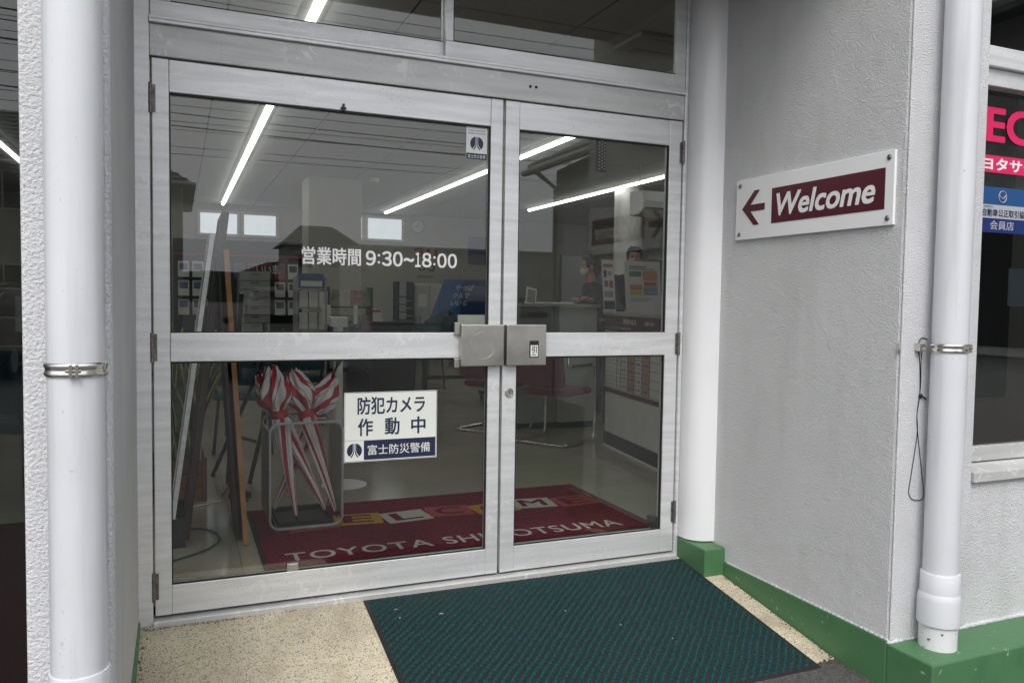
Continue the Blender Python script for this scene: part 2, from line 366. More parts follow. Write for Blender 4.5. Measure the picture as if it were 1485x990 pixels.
def rect_pts(x0, x1, z0, z1, r, n=6):
    out = []
    for cx, cz, a in ((x1-r, z0+r, -90), (x1-r, z1-r, 0), (x0+r, z1-r, 90), (x0+r, z0+r, 180)):
        for i in range(n+1):
            t = math.radians(a+90*i/n); out.append((cx+r*math.cos(t), cz+r*math.sin(t)))
    return out

# ================================================================== THE SETTING
GZ = -.19
g = MB(); g.add([(-400, -500, GZ), (400, -500, GZ), (400, 300, GZ), (-400, 300, GZ)], [(0, 1, 2, 3)])
struct(g.build('ground', ASPH))
def ramp_z(y): return -.02+.145*y
r = MB().prism([(.0, ramp_z(0)), (0, -.30), (-.93, -.30), (-.93, ramp_z(-.93))], -.052, 2.438, 'x')
struct(r.build('ramp', TERR, None, .006))
ap = MB().prism([(-.9302, ramp_z(-.93)-.004), (-.9302, -.3), (-1.6, -.3), (-1.6, GZ+.003)], -.6, 2.438, 'x')
struct(ap.build('apron', ASPH))
RX0, RX1, RY1, ZC = -4.2, 9.0, 10.8, 2.75
fl = struct(box('floor', RX0, RX1, .05, RY1, -.16, -.006, GASK))
struct(box('floor_bay', RX0, -.24, -1.04, .05, -.16, -.002, FLOORM))
struct(box('floor_bay', 2.62, RX1, -1.02, .05, -.16, -.002, FLOORM))
tile_w = .91
me0 = {}
for i in range(15):
    for j in range(12):
        x0 = RX0+i*tile_w; y0 = .06+j*tile_w
        if x0+.2 > RX1: continue
        x1 = min(x0+tile_w-.002, RX1); y1 = min(y0+tile_w-.002, RY1)
        m = FLOOR2 if (x0 > 2.0 and x0 < 2.9 and y0 < 2) or RNG.random() < .08 else FLOORM
        box('floor_tile', x0, x1, y0, y1, -.005, 0, m, fl)
ce = struct(box('ceiling', RX0, RX1, -1.0, RY1, ZC+.012, ZC+.06, GASK))
for i in range(15):
    for j in range(7):
        x0 = RX0+i*.91; y0 = -1.0+j*1.82
        if x0+.1 > RX1: continue
        x1 = min(x0+.896, RX1); y1 = min(y0+1.806, RY1)
        if -.24 < x1 and x0 < 2.62 and y0 < 0:
            y0 = .08
        box('ceiling_panel', x0, x1, y0, y1, ZC, ZC+.011, CEIL, ce)

# ------------------------------------------------------------------ walls of the shop
w = thing('stucco_pier', 'narrow white rough stucco pier beside the aluminium double door', 'pier', (-.15, -1.15, GZ))
box('pier_shaft', -.235, -.056, -1.15, .10, GZ, 2.9, STUCF, w, .008)
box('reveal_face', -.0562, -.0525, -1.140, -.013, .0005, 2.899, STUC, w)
box('plinth', -.0555, -.046, -1.15, -.02, GZ-.02, .0, GREEN, w, .003)
XW = 2.452
w = thing('stucco_wall', 'pale grey textured stucco wall with green painted plinth and arrow sign', 'wall', (XW, -.6, GZ))
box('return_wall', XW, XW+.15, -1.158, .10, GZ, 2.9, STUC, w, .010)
box('front_wall', XW+.1502, 2.84, -1.158, -1.03, GZ, 2.9, STUCR, w)
box('front_coat', XW+.001, 2.8395, -1.166, -1.1585, GZ, 2.8995, STUCR, w, .004)
box('sill_wall', 2.8402, 5.14, -1.158, -1.03, GZ, .555, STUCR, w)
pl = MB().box(XW-.012, XW+.0, -1.16, -.2303, GZ-.05, .006)
pl.build('plinth', GREEN, w, .003)
pl = MB().box(XW-.012, 5.14, -1.353, -1.1603, GZ-.05, -.002)
pl.build('plinth', GREEN, w, .006)
# rough mortar fillet where stucco meets plinth
mf = MB()
for k in range(150):
    x = XW+.01+k*.021*1.0
    mf.ell((x, -1.161, .0), (.016+RNG.random()*.008, .006+RNG.random()*.006, .006+RNG.random()*.007), n=7, k=5)
for k in range(40):
    mf.ell((XW-.002, -1.15+k*.023, .007), (.004, .014, .003+RNG.random()*.003), n=6, k=4)
mf.build('mortar_edge', STUCR, w, smooth=True)
w = thing('entrance_column', 'smooth white rounded column on green block beside the right door', 'column', (2.40, -.12, -.06))
prof = [(2.452, .0)]+[(2.337, .0), (2.337, -.035)]
for i in range(13):
    t = math.radians(180+90*i/12); prof.append((2.452+.115*math.cos(t), -.036+.103*math.sin(t)))
MB().prism([(a, b) for a, b in prof], .08, 2.9, 'z').build('column_shaft', COLP, w, smooth='auto')
box('column_block', 2.334, 2.4515, -.23, .0, ramp_z(-.23)-.08, .0745, GREEN, w, .007)
w = thing('entrance_canopy', 'flat white canopy over the entrance recess', 'canopy', (1.2, -.6, 2.9))
box('soffit', -.235, 2.60, -1.158, .12, 2.9002, 2.96, WHITE, w)
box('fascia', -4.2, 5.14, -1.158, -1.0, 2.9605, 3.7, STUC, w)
box('roof_slab', RX0-.1, RX1+.1, -1.0, RY1+.1, 2.965, 3.2, GREYM, w)
def iwall(label, *b):
    return tag(box('interior_wall', *b, IWALL), label, 'wall')
BW = iwall('white back wall inside the shop holding high frosted windows', RX0, RX1, RY1, RY1+.1, 0, 2.96)
iwall('white side wall of the shop room on the plant side', RX0-.1, RX0, -1.0, RY1, 0, 2.96)
iwall('white side wall of the shop room behind the reception counter', RX1, RX1+.1, -1.0, RY1, 0, 2.96)
t = thing('office_partition', 'grey office partition screen behind the two staff', 'partition', (6.2, 6.6, 0))
for k in range(4): box('screen_panel', 4.95+k*.92, 5.85+k*.92, 6.6, 6.64, .04, 1.85, mat('screen_grey', (.22, .22, .215), .8), t, .006)
for k in range(5): box('screen_post', 4.93+k*.92, 4.9495+k*.92, 6.595, 6.645, .001, 1.87, DARKM, t)

# ------------------------------------------------------------------ side windows
def side_window(name, label, x0, x1, z0, z1, y, label2=None, sill=True):
    t = thing(name, label, 'window', ((x0+x1)/2, y, z0))
    box('pane', x0, x1, y, y+.008, z0, z1, WGLASS, t)
    return t
t = side_window('shop_window', 'tall frameless shop window left of the stucco pier', RX0, -.236, .05, 2.88, -1.02)
box('bottom_rail', RX0, -.236, -1.05, -.99, -.10, .049, ALU, t, .003)
t = side_window('shop_window', 'shop window with pink and blue stickers above aluminium sill', 2.86, 5.10, .675, 2.045, -1.08)
RWIN = t
MB().box(2.841, 5.12, -1.125, -1.05, 2.046, 2.11).box(2.841, 5.12, -1.145, -1.045, 2.1105, 2.185).build('top_rail', ALU, t, .003)
MB().box(2.841, 5.12, -1.10, -1.05, .615, .674).build('bottom_rail', ALUD, t, .003)
sp = [(-1.03, .612), (-1.105, .610), (-1.112, .604), (-1.175, .592), (-1.178, .556), (-1.03, .5562)]
MB().prism([(a, b) for a, b in sp], 2.842, 5.10, 'x').build('sill', ALUD, t, .002)
MB().box(2.841, 2.86, -1.11, -1.05, .675, 2.045).build('stile', ALU, t, .002)
box('pane', 2.86, 5.10, -1.08, -1.072, 2.186, 2.898, WGLASS, t); box('stile', 2.841, 2.8595, -1.11, -1.05, 2.186, 2.898, ALU, t)
PINK = mat('pink_vinyl', (.72, .012, .12), .4, var=.02); BLUE1 = mat('blue_vinyl', (.012, .075, .22), .4, var=.02)
BLUE2 = mat('blue_vinyl_deep', (.008, .025, .14), .4, var=.02); LILAC = mat('sticker_grey', (.42, .43, .48), .4, var=.02)
mb = MB(); put_text(mb, 'JECI', (2.76+.105, -1.0825, 1.815), EX, EZ, .40, .165, bold=.03)
mb.build('pink_lettering', PINK, t)
b_ = box('pink_band', 2.90, 3.35, -1.0830, -1.0815, 1.735, 1.800, PINK, t)
mb = MB(); put_text(mb, 'ヨタサー', (2.935, -1.0842, 1.745), EX, EZ, .30, .045, bold=.03); mb.build('lettering', LETW, b_)
st = box('member_sticker', 2.90, 3.32, -1.0830, -1.0815, 1.505, 1.68, BLUE1, t)
MB().box(2.90, 3.32, -1.0838, -1.0832, 1.560, 1.612).build('grey_strip', LILAC, st)
MB().box(2.90, 3.32, -1.0838, -1.0832, 1.505, 1.5595).build('blue_strip', BLUE2, st)
mb = MB(); put_text(mb, '自動車公正取引協議会', (2.945, -1.0846, 1.567), EX, EZ, .30, .028, bold=.02); mb.build('lettering', NAVY, st)
mb = MB(); put_text(mb, '会員店', (2.99, -1.0846, 1.517), EX, EZ, .135, .034, bold=.01); mb.build('lettering', LILAC, st)
mb = MB(); put_text(mb, '一般社団法人', (2.945, -1.0846, 1.600), EX, EZ, .06, .008); mb.build('lettering', NAVY, st)
em = MB(); cx, cz = 3.055, 1.645
em.tube([(cx+.022*math.cos(a), -1.0846, cz+.022*math.sin(a)) for a in [2*math.pi*i/24 for i in range(25)]], .0018, 6)
em.tube([(cx-.019, -1.0846, cz+.008), (cx-.008, -1.0846, cz-.004), (cx, -1.0846, cz-.007), (cx+.008, -1.0846, cz-.004), (cx+.019, -1.0846, cz+.008)], .0018, 6)
em.build('emblem', LILAC, st)
nt = box('notice_sheet', 3.13, 3.30, -1.0705, -1.069, 1.22, 1.37, mat('notice_blue', (.20, .22, .27), .6), t)

# ------------------------------------------------------------------ entrance frame and transom
fr = thing('door_surround', 'weathered aluminium frame with sliding transom windows over the doors', 'door frame', (1.15, 0, -.03))
box('jamb', -.0555, -.003, -.012, .07, -.03, 2.88, ALU, fr, .003)
box('jamb', 2.316, 2.3335, -.012, .07, -.03, 2.88, ALU, fr, .003)
box('lintel', -.003, 2.316, -.004, .07, 2.084, 2.199, ALUD, fr, .003)
box('threshold', -.003, 2.316, -.035, .075, -.032, -.004, ALUD, fr, .003)
box('door_stop', -.003, 2.316, .047, .07, -.004, .02, GASK, fr)
tr = MB().box(-.003, 2.316, -.022, .07, 2.1995, 2.212).box(-.003, 2.316, -.022, -.014, 2.2122, 2.224).box(-.003, 2.316, .006, .014, 2.2122, 2.222).box(-.003, 2.316, .034, .042, 2.2122, 2.222)
tr.build('track', ALU, fr, .0015)
box('head_rail', -.003, 2.316, -.015, .07, 2.84, 2.88, ALU, fr, .003)
def sash(x0, x1, y, parent, stl, str_):
    s = MB().box(x0, x1, y, y+.024, 2.225, 2.290).box(x0, x1, y, y+.024, 2.79, 2.839).box(x0, x0+stl, y+.001, y+.023, 2.2902, 2.7898).box(x1-str_, x1, y+.001, y+.023, 2.2902, 2.7898).build('sash', ALU, parent, .002)
    MB().box(x0+stl, x1-str_, y+.010, y+.015, 2.291, 2.789).build('pane', GLASS, s)
    MB().box(x0+stl, x1-str_, y+.002, y+.0095, 2.2903, 2.2935).build('gasket', GASK, s)
    MB().box(x0+stl-.001, x0+stl+.003, y+.002, y+.0095, 2.2937, 2.789).build('gasket', GASK, s)
    return s
sash(.0, 1.15, .012, fr, .07, .035); sash(1.12, 2.312, -.013, fr, .035, .055)
sc = MB()
for x in (1.512, 1.540):
    sc.lathe([(.0065, 0), (.0065, .002), (.004, .003)], (x, -.0042, 2.148), 12, M=Matrix.Rotation(math.radians(90), 3, 'X'))
sc.build('screw', GASK, fr)

# ------------------------------------------------------------------ door leaves
def door(label, x0, x1, sl, sr, z1):
    d = thing('door_leaf', label, 'door', ((x0+x1)/2, 0, 0), 'aluminium glass door leaves')
    box('stile', x0, x0+sl, 0, .042, .006, z1, ALU, d, .003); box('stile', x1-sr, x1, 0, .042, .006, z1, ALU, d, .003)
    a, b = x0+sl+.0004, x1-sr-.0004
    for n, lo, hi in (('bottom_rail', .006, .118), ('middle_rail', .966, 1.074), ('top_rail', 1.960, z1-.0005)):
        rl = box(n, a, b, .002 if n != 'middle_rail' else -.004, .040, lo, hi, ALU, d, .0025)
    for lo, hi in ((.118, .966), (1.074, 1.960)):
        p = box('pane', a, b, .018, .0235, lo, hi, GLASS, d)
        q = MB().box(a, b, .006, .0178, hi-.007, hi-.0004).box(a, b, .006, .0178, lo+.0004, lo+.004).box(a, a+.0045, .006, .0178, lo+.0042, hi-.0072).box(b-.0045, b, .006, .0178, lo+.0042, hi-.0072)
        q.build('gasket', GASK, p)
    return d
DL = door('wide aluminium glass door leaf with opening hours lettering', .004, 1.389, .058, .056, 2.078)
DR = door('narrow aluminium glass door leaf with pull label and lock', 1.4015, 2.312, .066, .070, 2.078)
def hinge(d, x, z):
    h = MB(); h.tube([(x, -.008, z-.055), (x, -.008, z+.055)], .0075, 10)
    for k in (-.018, .018): h.tube([(x, -.008, z+k-.001), (x, -.008, z+k+.001)], .0085, 10)
    h.box(x-.016, x+.018, -.004, .004, z-.05, z+.05)
    h.build('hinge', RUST, d, .001)
for z in (1.93, 1.02, .12): hinge(DL, -.001, z)
for z in (1.93, 1.02, .20): hinge(DR, 2.3145, z)
def plate(d, x0, x1, z0, z1, label):
    h = box('push_plate', x0, x1, -.040, -.0045, z0, z1, STEEL, d, .004); h['label'] = label
    MB().box(x0+.012, x1-.012, -.05+.0455, .05, z0-.0+.01, z1-.01).build('plate_core', DARKM, h)
    return h
hl = plate(DL, 1.196, 1.3885, .930, 1.110, 'square brushed steel push plate with worn round mark')
MB().box(1.172, 1.1955, -.02, -.0045, 1.065, 1.118).build('bracket', STEEL, hl, .002)
MB().box(1.172, 1.1955, -.02, -.0045, .925, .965).build('bracket', STEEL, hl, .002)
MB().box(1.20, 1.325, .0245, .0255, 1.076, 1.150).build('notice_sheet', mat('notice_pale', (.45, .47, .42), .6), DL)
ring = MB().tube([(1.292+.058*math.cos(a), -.0402, 1.02+.058*math.sin(a)) for a in [2*math.pi*i/40 for i in range(41)]], .0012, 5)
ring.build('worn_ring', mat('worn_steel', (.58, .56, .52), .5, 1.0, .2, 30), hl)
hr = plate(DR, 1.404, 1.594, .930, 1.110, 'square brushed steel plate with pull label')
lb = MB().box(1.512, 1.556, -.0425, -.0405, .965, 1.040).build('pull_label', BLACK, hr, .001)
mb = MB().box(1.516, 1.552, -.0432, -.0427, .970, 1.020).build('pull_label_face', PAPER, hr)
mb = MB(); put_text(mb, '引', (1.522, -.0437, .987), EX, EZ, .024, .028, bold=.02); mb.build('lettering', BLACK, hr)
mb = MB(); put_text(mb, 'PULL', (1.524, -.0437, .974), EX, EZ, .020, .007, bold=.02); mb.build('lettering', BLACK, hr)
lk = MB().lathe([(.019, 0), (.019, .008), (.015, .013), (.015, .009), (.010, .009)], (1.433, 0, .81), 24, M=Matrix.Rotation(math.radians(90), 3, 'X')).build('lock_cylinder', STEEL, DR, smooth='auto')
MB().box(1.4315, 1.4345, -.0098, -.0092, .803, .817).build('key_slot', BLACK, lk)
MB().box(.690, .712, -.006, .0015, 1.964, 1.972).box(.697, .705, -.008, .0015, 1.955, 1.985).build('hook', BLACK, DL, .001)
MB().box(.485, .530, .004, .0175, .1185, .150).box(.492, .523, .001, .0038, .124, .147).build('corner_clip', STEEL, DL, .003)
MB().box(2.205, 2.240, .026, .07, .119, .175).build('door_stopper', DARKM, DR, .004)
# vinyl lettering and stickers on the outside of the left pane
YG = .0172
mb = MB()
A = PY(438, 387, YG); B = PY(523, 387, YG); put_text(mb, '営業時間', (A.x, YG, 1.347), EX, EZ, B.x-A.x, .068, bold=.022, spacing=1.02)
A = PY(531, 389, YG); B = PY(662, 389, YG); ws = [('９', 1), (':', .32), ('３', 1), ('０', 1), ('~', 1.05), ('１', .58), ('８', 1), (':', .32), ('０', 1), ('０', 1)]
un = (B.x-A.x)/(sum(w_ for _, w_ in ws)+.22*(len(ws)-1)); hx_ = A.x; hz_, hH = 1.350, .058
for ch, w_ in ws:
    if ch == ':':
        for fz_ in (.16, .66):
            r0 = un*w_*.42; mb.add([(hx_+un*w_/2+r0*math.cos(q_), YG, hz_+hH*(fz_+.06)+r0*math.sin(q_)) for q_ in [2*math.pi*i/12 for i in range(12)]], [tuple(range(12))])
    elif ch == '~': put_text(mb, '~', (hx_, YG, hz_+hH*.36), EX, EZ, un*w_, hH*.22, bold=.03)
    else: put_text(mb, ch, (hx_, YG, hz_), EX, EZ, un*w_, hH, bold=.026)
    hx_ += un*(w_+.22)
mb.build('hours_lettering', LETW, DL)
def emblem(mb, cx, cz, r, y, m=0):
    for sgn in (-1, 1):
        pts = [(cx+sgn*r*(.22+.78*math.sin(t)), cz+r*math.cos(t)*1.0) for t in [math.pi*i/14 for i in range(15)]]
        pts = [(cx+sgn*max(.22*r+ (.5*r*max(0, -math.cos(t))**1.5), 0), cz+r*.95*math.cos(t)) for t in [math.pi*i/10 for i in range(8, -1, -1)]][0:9]
        arc = [(cx+sgn*r*math.sin(t), cz+r*math.cos(t)) for t in [math.radians(12+ (135-12)*i/12) for i in range(13)]]
        inner = [(cx+sgn*.20*r, cz+r*.95), (cx+sgn*.20*r, cz+.05*r), (cx+sgn*.30*r, cz-.30*r), (cx+sgn*.62*r, cz-.72*r)]
        poly = arc+inner[::-1]
        mb.add([(a, y, b) for a, b in poly], [tuple(range(len(poly)))], m)
        inn = [(cx+sgn*.14*r, cz+r*.95), (cx+sgn*.14*r, cz), (cx+sgn*.24*r, cz-.38*r), (cx+sgn*.55*r, cz-.83*r), (cx+sgn*.42*r, cz-.92*r), (cx+sgn*.12*r, cz-.5*r), (cx+sgn*.045*r, cz-.1*r), (cx+sgn*.045*r, cz+r*.95)]
        mb.add([(a, y, b) for a, b in inn], [tuple(range(len(inn)))], m)
x0, x1, z0, z1 = .712, 1.108, .540, .828
st = box('camera_sticker', x0, x1, .0165, .0178, z0, z1, CREAM, DL); st['label'] = 'cream and navy security camera notice'
MB().box(x0+.082, x1-.006, .0160, .0163, z0+.007, z0+.088).build('navy_strip', NAVY, st)
mb = MB()
put_text(mb, '防犯カメラ', (x0+.056, .0158, z0+.197), EX, EZ, .285, .070, bold=.022)
for k, c in enumerate('作動中'): put_text(mb, c, (x0+.058+k*.113, .0158, z0+.108), EX, EZ, .060, .070, bold=.022)
emblem(mb, x0+.043, z0+.047, .031, .0158)
mb.build('lettering', NAVY, st)
mb = MB(); put_text(mb, '富士防災警備', (x0+.098, .0155, z0+.026), EX, EZ, .268, .042, bold=.004); mb.build('lettering', CREAM, st)
ol = MB()
for a, b, c, d in ((x0+.002, x1-.002, z0+.002, z0+.0036), (x0+.002, x1-.002, z1-.0036, z1-.002), (x0+.002, x0+.0036, z0+.004, z1-.004), (x1-.0036, x1-.002, z0+.004, z1-.004), (x0+.004, x0+.0815, z0+.0885, z0+.0895)):
    ol.add([(a, .0163, c), (b, .0163, c), (b, .0163, d), (a, .0163, d)], [(0, 1, 2, 3)])
ol.build('border_line', NAVY, st)
x0, x1, z0, z1 = 1.226, 1.322, 1.815, 1.957
st = box('security_sticker', x0, x1, .0165, .0178, z0, z1, PLATE, DL)
MB().box(x0+.001, x1-.001, .0160, .0163, z0+.001, z0+.027).build('navy_strip', NAVY, st)
mb = MB(); emblem(mb, (x0+x1)/2, z0+.068, .030, .0158)
put_text(mb, 'ALARM RESPONSE', (x0+.010, .0158, z1-.022), EX, EZ, .076, .006); put_text(mb, 'GUARD & SECURITY', (x0+.008, .0158, z1-.034), EX, EZ, .080, .006)
mb.build('lettering', NAVY, st)
mb = MB(); put_text(mb, '富士防災警備', (x0+.008, .0155, z0+.006), EX, EZ, .080, .015); mb.build('lettering', PLATE, st)

# ------------------------------------------------------------------ welcome sign on the return wall
s = thing('welcome_sign', 'white arrow sign reading Welcome in a maroon panel on stucco wall', 'sign', (XW, -.675, 1.5))
xs = XW-.012
z0, z1, ya, yb = 1.503, 1.770, -.250, -1.119
MB().box(xs, XW-.0005, yb, ya, z0, z1).build('plate', PLATE, s, .002)
p = MB().box(xs-.0012, xs-.0002, -1.080, -.487, 1.562, 1.711).build('maroon_panel', MAROON, s)
MY = Vector((0, -1, 0))
mb = MB(); put_text(mb, 'Welcome', (xs-.0018, -.520, 1.592), MY, EZ, .515, .091, bold=.026, shear=.22); mb.build('lettering', LETW, p)
def arr(y, z): return (xs-.0012, y, z)
ay, az = -.294, 1.640
mb = MB()
mb.add([arr(ay, az), arr(ay-.080, az+.076), arr(ay-.116, az+.076), arr(ay-.058, az+.015), arr(ay-.150, az+.015), arr(ay-.150, az-.015), arr(ay-.058, az-.015), arr(ay-.116, az-.076), arr(ay-.080, az-.076)], [(0, 1, 2, 3, 4, 5, 6, 7, 8)])
mb.build('arrow', MAROON, s)
for y in (-.276, -1.094):
    for z in (1.528, 1.745):
        MB().lathe([(.010, 0), (.010, .002), (.006, .005), (.002, .006)], (xs, y, z), 14, M=Matrix.Rotation(math.radians(-90), 3, 'Y')).build('screw', mat('screw_head', (.25, .25, .25), .35, 1.0), s)

# ------------------------------------------------------------------ downpipes
def band(parent, cx, cy, z, R, lug_ang, bracket_to=None):
    M = MB(); prof = [(R+.0005, -.016), (R+.004, -.014), (R+.006, -.009), (R+.003, -.003), (R+.003, .003), (R+.006, .009), (R+.004, .014), (R+.0005, .016)]
    M.lathe(prof, (cx, cy, z), 40)
    b = M.build('clamp_band', BAND, parent, smooth=True)
    a = math.radians(lug_ang); c, s_ = math.cos(a), math.sin(a)
    Mx = Matrix.Translation((cx, cy, z)) @ Matrix.Rotation(a, 4, 'Z')
    MB().box(R+.002, R+.016, -.009, -.003, -.015, .015, M=Mx).box(R+.002, R+.016, .003, .009, -.015, .015, M=Mx).build('lug', BAND, b, .001)
    q = MB(); q.tube([Mx @ Vector((R+.010, -.016, 0)), Mx @ Vector((R+.010, .014, 0))], .0035, 8); q.build('bolt', RUST, b)
    return b
A = PY(62, 500, -1.225); B = PY(157, 500, -1.225); lx = (A.x+B.x)/2; LR = .0585
p = thing('downpipe', 'white downpipe with steel clamp on the narrow stucco pier', 'downpipe', (lx, -1.225, GZ), 'white downpipes')
MB().lathe([(LR, .30), (LR, 2.9)], (lx, -1.225, 0), 48).build('pipe', PVC, p, smooth='auto')
MB().lathe([(LR+.0045, GZ), (LR+.0045, .362), (LR+.003, .367), (LR, .3675)], (lx, -1.225, 0), 48).build('socket', PVC, p, smooth='auto')
zb = PY(110, 537, -1.225-.05).z
b = band(p, lx, -1.225, zb, LR, -88)
MB().box(lx-.012, lx+.012, -1.172, -1.149, zb-.012, zb+.012).build('wall_bracket', BAND, b)
rx, ry, RR = 2.600, -1.240, .0585
p = thing('downpipe', 'white downpipe with stepped sockets on the green plinth', 'downpipe', (rx, ry, 0), 'white downpipes')
MB().lathe([(RR, .19), (RR, 2.96)], (rx, ry, 0), 48).build('pipe', PVC, p, smooth='auto')
zt = PY(1360, 838, ry-.05).z; zm = PY(1360, 872, ry-.05).z; zl = PY(1360, 905, ry-.05).z
MB().lathe([(RR+.001, zt-.09), (RR+.0065, zt-.088), (RR+.0065, zt-.004), (RR+.004, zt), (RR, zt+.0005)], (rx, ry, 0), 48).build('coupling', PVC, p, smooth='auto')
MB().lathe([(RR+.002, zl-.02), (RR+.013, zl-.018), (RR+.013, zm-.012), (RR+.011, zm-.002), (RR+.007, zm+.012), (RR+.003, zm+.018)], (rx, ry, 0), 48).build('reducer', PVC, p, smooth='auto')
GRIME = worn('grimy_pipe', (.72, .72, .73), .5, (5, 5, 5), (.05, .048, .045), .69, .4)
MB().lathe([(RR+.0045, -.004), (RR+.0045, zl)], (rx, ry, 0), 48).build('stub', GRIME, p, smooth='auto')
zb = PY(1380, 506, ry-.05).z
b = band(p, rx, ry, zb, RR, -25)
MB().box(rx-.085, rx-.057, ry+.05, -1.158, zb-.014, zb+.014).box(rx-.16, rx-.057, -1.163, -1.158, zb-.016, zb+.016).build('wall_bracket', BAND, b, .002)
cm = mat('black_cord', (.012, .011, .011), .8)
def wob(pts, n=10):
    out = []; P = [Vector(q) for q in pts]
    for i in range(len(P)-1):
        p0, p1, p2, p3 = P[max(i-1, 0)], P[i], P[i+1], P[min(i+2, len(P)-1)]
        for k in range(n):
            t = k/n; out.append(.5*((2*p1)+(p2-p0)*t+(2*p0-5*p1+4*p2-p3)*t*t+(3*p1-p0-3*p2+p3)*t**3))
    return out+[P[-1]]
cp = [PY(x, y, -1.168) for x, y in ((1345, 492), (1337, 490), (1332, 500), (1334, 530), (1334, 570), (1330, 600), (1330, 630), (1321, 690), (1318, 715), (1326, 725), (1339, 720), (1337, 690), (1331, 630), (1330, 600), (1335, 560), (1336, 520), (1340, 500))]
cord = MB(); cord.tube(wob(cp, 6), .0015, 6)
kn = PY(1335, 574, -1.168); cord.ell(kn, (.010, .006, .009), n=8, k=6); cord.tube([kn, kn+Vector((.012, -.004, -.004)), kn+Vector((.022, -.004, -.012))], .003, 6)
tag(cord.build('cord', cm, smooth=True), 'thin black knotted cord hanging from the pipe clamp bracket', 'cord')

# ------------------------------------------------------------------ teal door mat on the ramp
mx0, mx1, my0, my1 = .782, 2.333, -.040, -.965
M_ = thing('door_mat', 'teal green ribbed door mat with black rubber edge on the ramp', 'mat', ((mx0+mx1)/2, -.5, ramp_z(-.5)))
def slope_box(x0, x1, ya, yb, h0, h1):
    return [(x0, ya, ramp_z(ya)+h0), (x1, ya, ramp_z(ya)+h0), (x1, yb, ramp_z(yb)+h0), (x0, yb, ramp_z(yb)+h0), (x0, ya, ramp_z(ya)+h1), (x1, ya, ramp_z(ya)+h1), (x1, yb, ramp_z(yb)+h1), (x0, yb, ramp_z(yb)+h1)]
mb = MB(); bx = [(0, 1, 2, 3), (4, 5, 6, 7), (0, 1, 5, 4), (1, 2, 6, 5), (2, 3, 7, 6), (3, 0, 4, 7)]
mb.add(slope_box(mx0, mx1, my0, my1, .0006, .0035), bx); mb.build('rubber_backing', RUBBER, M_, .001)
e = .014; nx, ny = 720, 430
xx = np.linspace(mx0+e, mx1-e, nx); yy = np.linspace(my0-.008, my1+e, ny); XX, YY = np.meshgrid(xx, yy)
a = (XX-YY)/math.sqrt(2); b = (XX+YY)/math.sqrt(2)
pa, pb = .0265, .0235
wv = a+.0046*np.sin(2*np.pi*b/pb)+.0022*np.sin(9*b+5*a)+.0016*np.sin(31*b-17*a)
ridge = np.clip(np.cos(2*np.pi*wv/pa)-.02, -.5, .98)/.98
loops = .66+.34*np.cos(2*np.pi*b/pb+1.2)
lowf = sum(np.sin(XX*fx_+YY*fy_+ph_) for fx_, fy_, ph_ in ((5, 3, 0), (-4, 7, 1), (9, -6, 2), (13, 11, .5)))/4; cell = RNG.random((140, 220)); jx = ((a/pa).astype(int)) % 140; jy = ((b/pb).astype(int)) % 220; loops = loops*(.82+.36*cell[jx, jy])*(1-.16*lowf)
jit = RNG.random(XX.shape)*.0014
hh = .0032+.0105*ridge*loops+jit
edge = np.minimum(np.minimum(XX-xx[0], xx[-1]-XX), np.minimum(np.abs(YY-yy[-1]), np.abs(YY-yy[0]))); hh = .0015+(hh-.0015)*np.clip(edge/.009, 0, 1)
ZZ = -.02+.145*YY+hh
co = np.stack([XX, YY, ZZ], -1).reshape(-1, 3).astype(np.float32)
idx = np.arange(nx*ny).reshape(ny, nx); q = np.stack([idx[:-1, :-1], idx[1:, :-1], idx[1:, 1:], idx[:-1, 1:]], -1).reshape(-1, 4)
def grid_mesh(name, co, q, m, parent, smooth=True):
    me = bpy.data.meshes.new(name); me.vertices.add(len(co)); me.vertices.foreach_set('co', co.ravel())
    me.loops.add(q.size); me.loops.foreach_set('vertex_index', q.ravel().astype(np.int32))
    me.polygons.add(len(q)); me.polygons.foreach_set('loop_start', np.arange(0, q.size, 4, dtype=np.int32)); me.polygons.foreach_set('loop_total', np.full(len(q), 4, np.int32))
    me.update(calc_edges=True); me.validate(); me.materials.append(m)
    if smooth: me.polygons.foreach_set('use_smooth', [True]*len(me.polygons))
    o = bpy.data.objects.new(name, me); COL.objects.link(o); return attach(o, parent)
pile = grid_mesh('pile', co, q, CARPET, M_); pile['kind'] = 'stuff'
for (px, py, l, an) in ((574, 883, .012, .4), (580, 895, .009, 1.2), (640, 889, .016, 2.7), (820, 885, .006, .2), (975, 925, .006, 2.), (900, 905, .005, 1.)):
    c = PZ(px, py, -.07); d_ = _ray(px, py); t_ = (-.02+.145*CAM[1]+.011-CAM[2])/(d_[2]-.145*d_[1]); c = Vector(CAM+d_*t_)
    tag(MB().box(-l/2, l/2, -.0025, .0025, -.001, .001, M=Matrix.Translation(c) @ Matrix.Rotation(an, 4, 'Z')).build('paper_scrap', mat('litter', (.42, .41, .37), .8)), 'tiny pale scrap of litter lying on the teal mat', 'litter', 'litter on the mat')

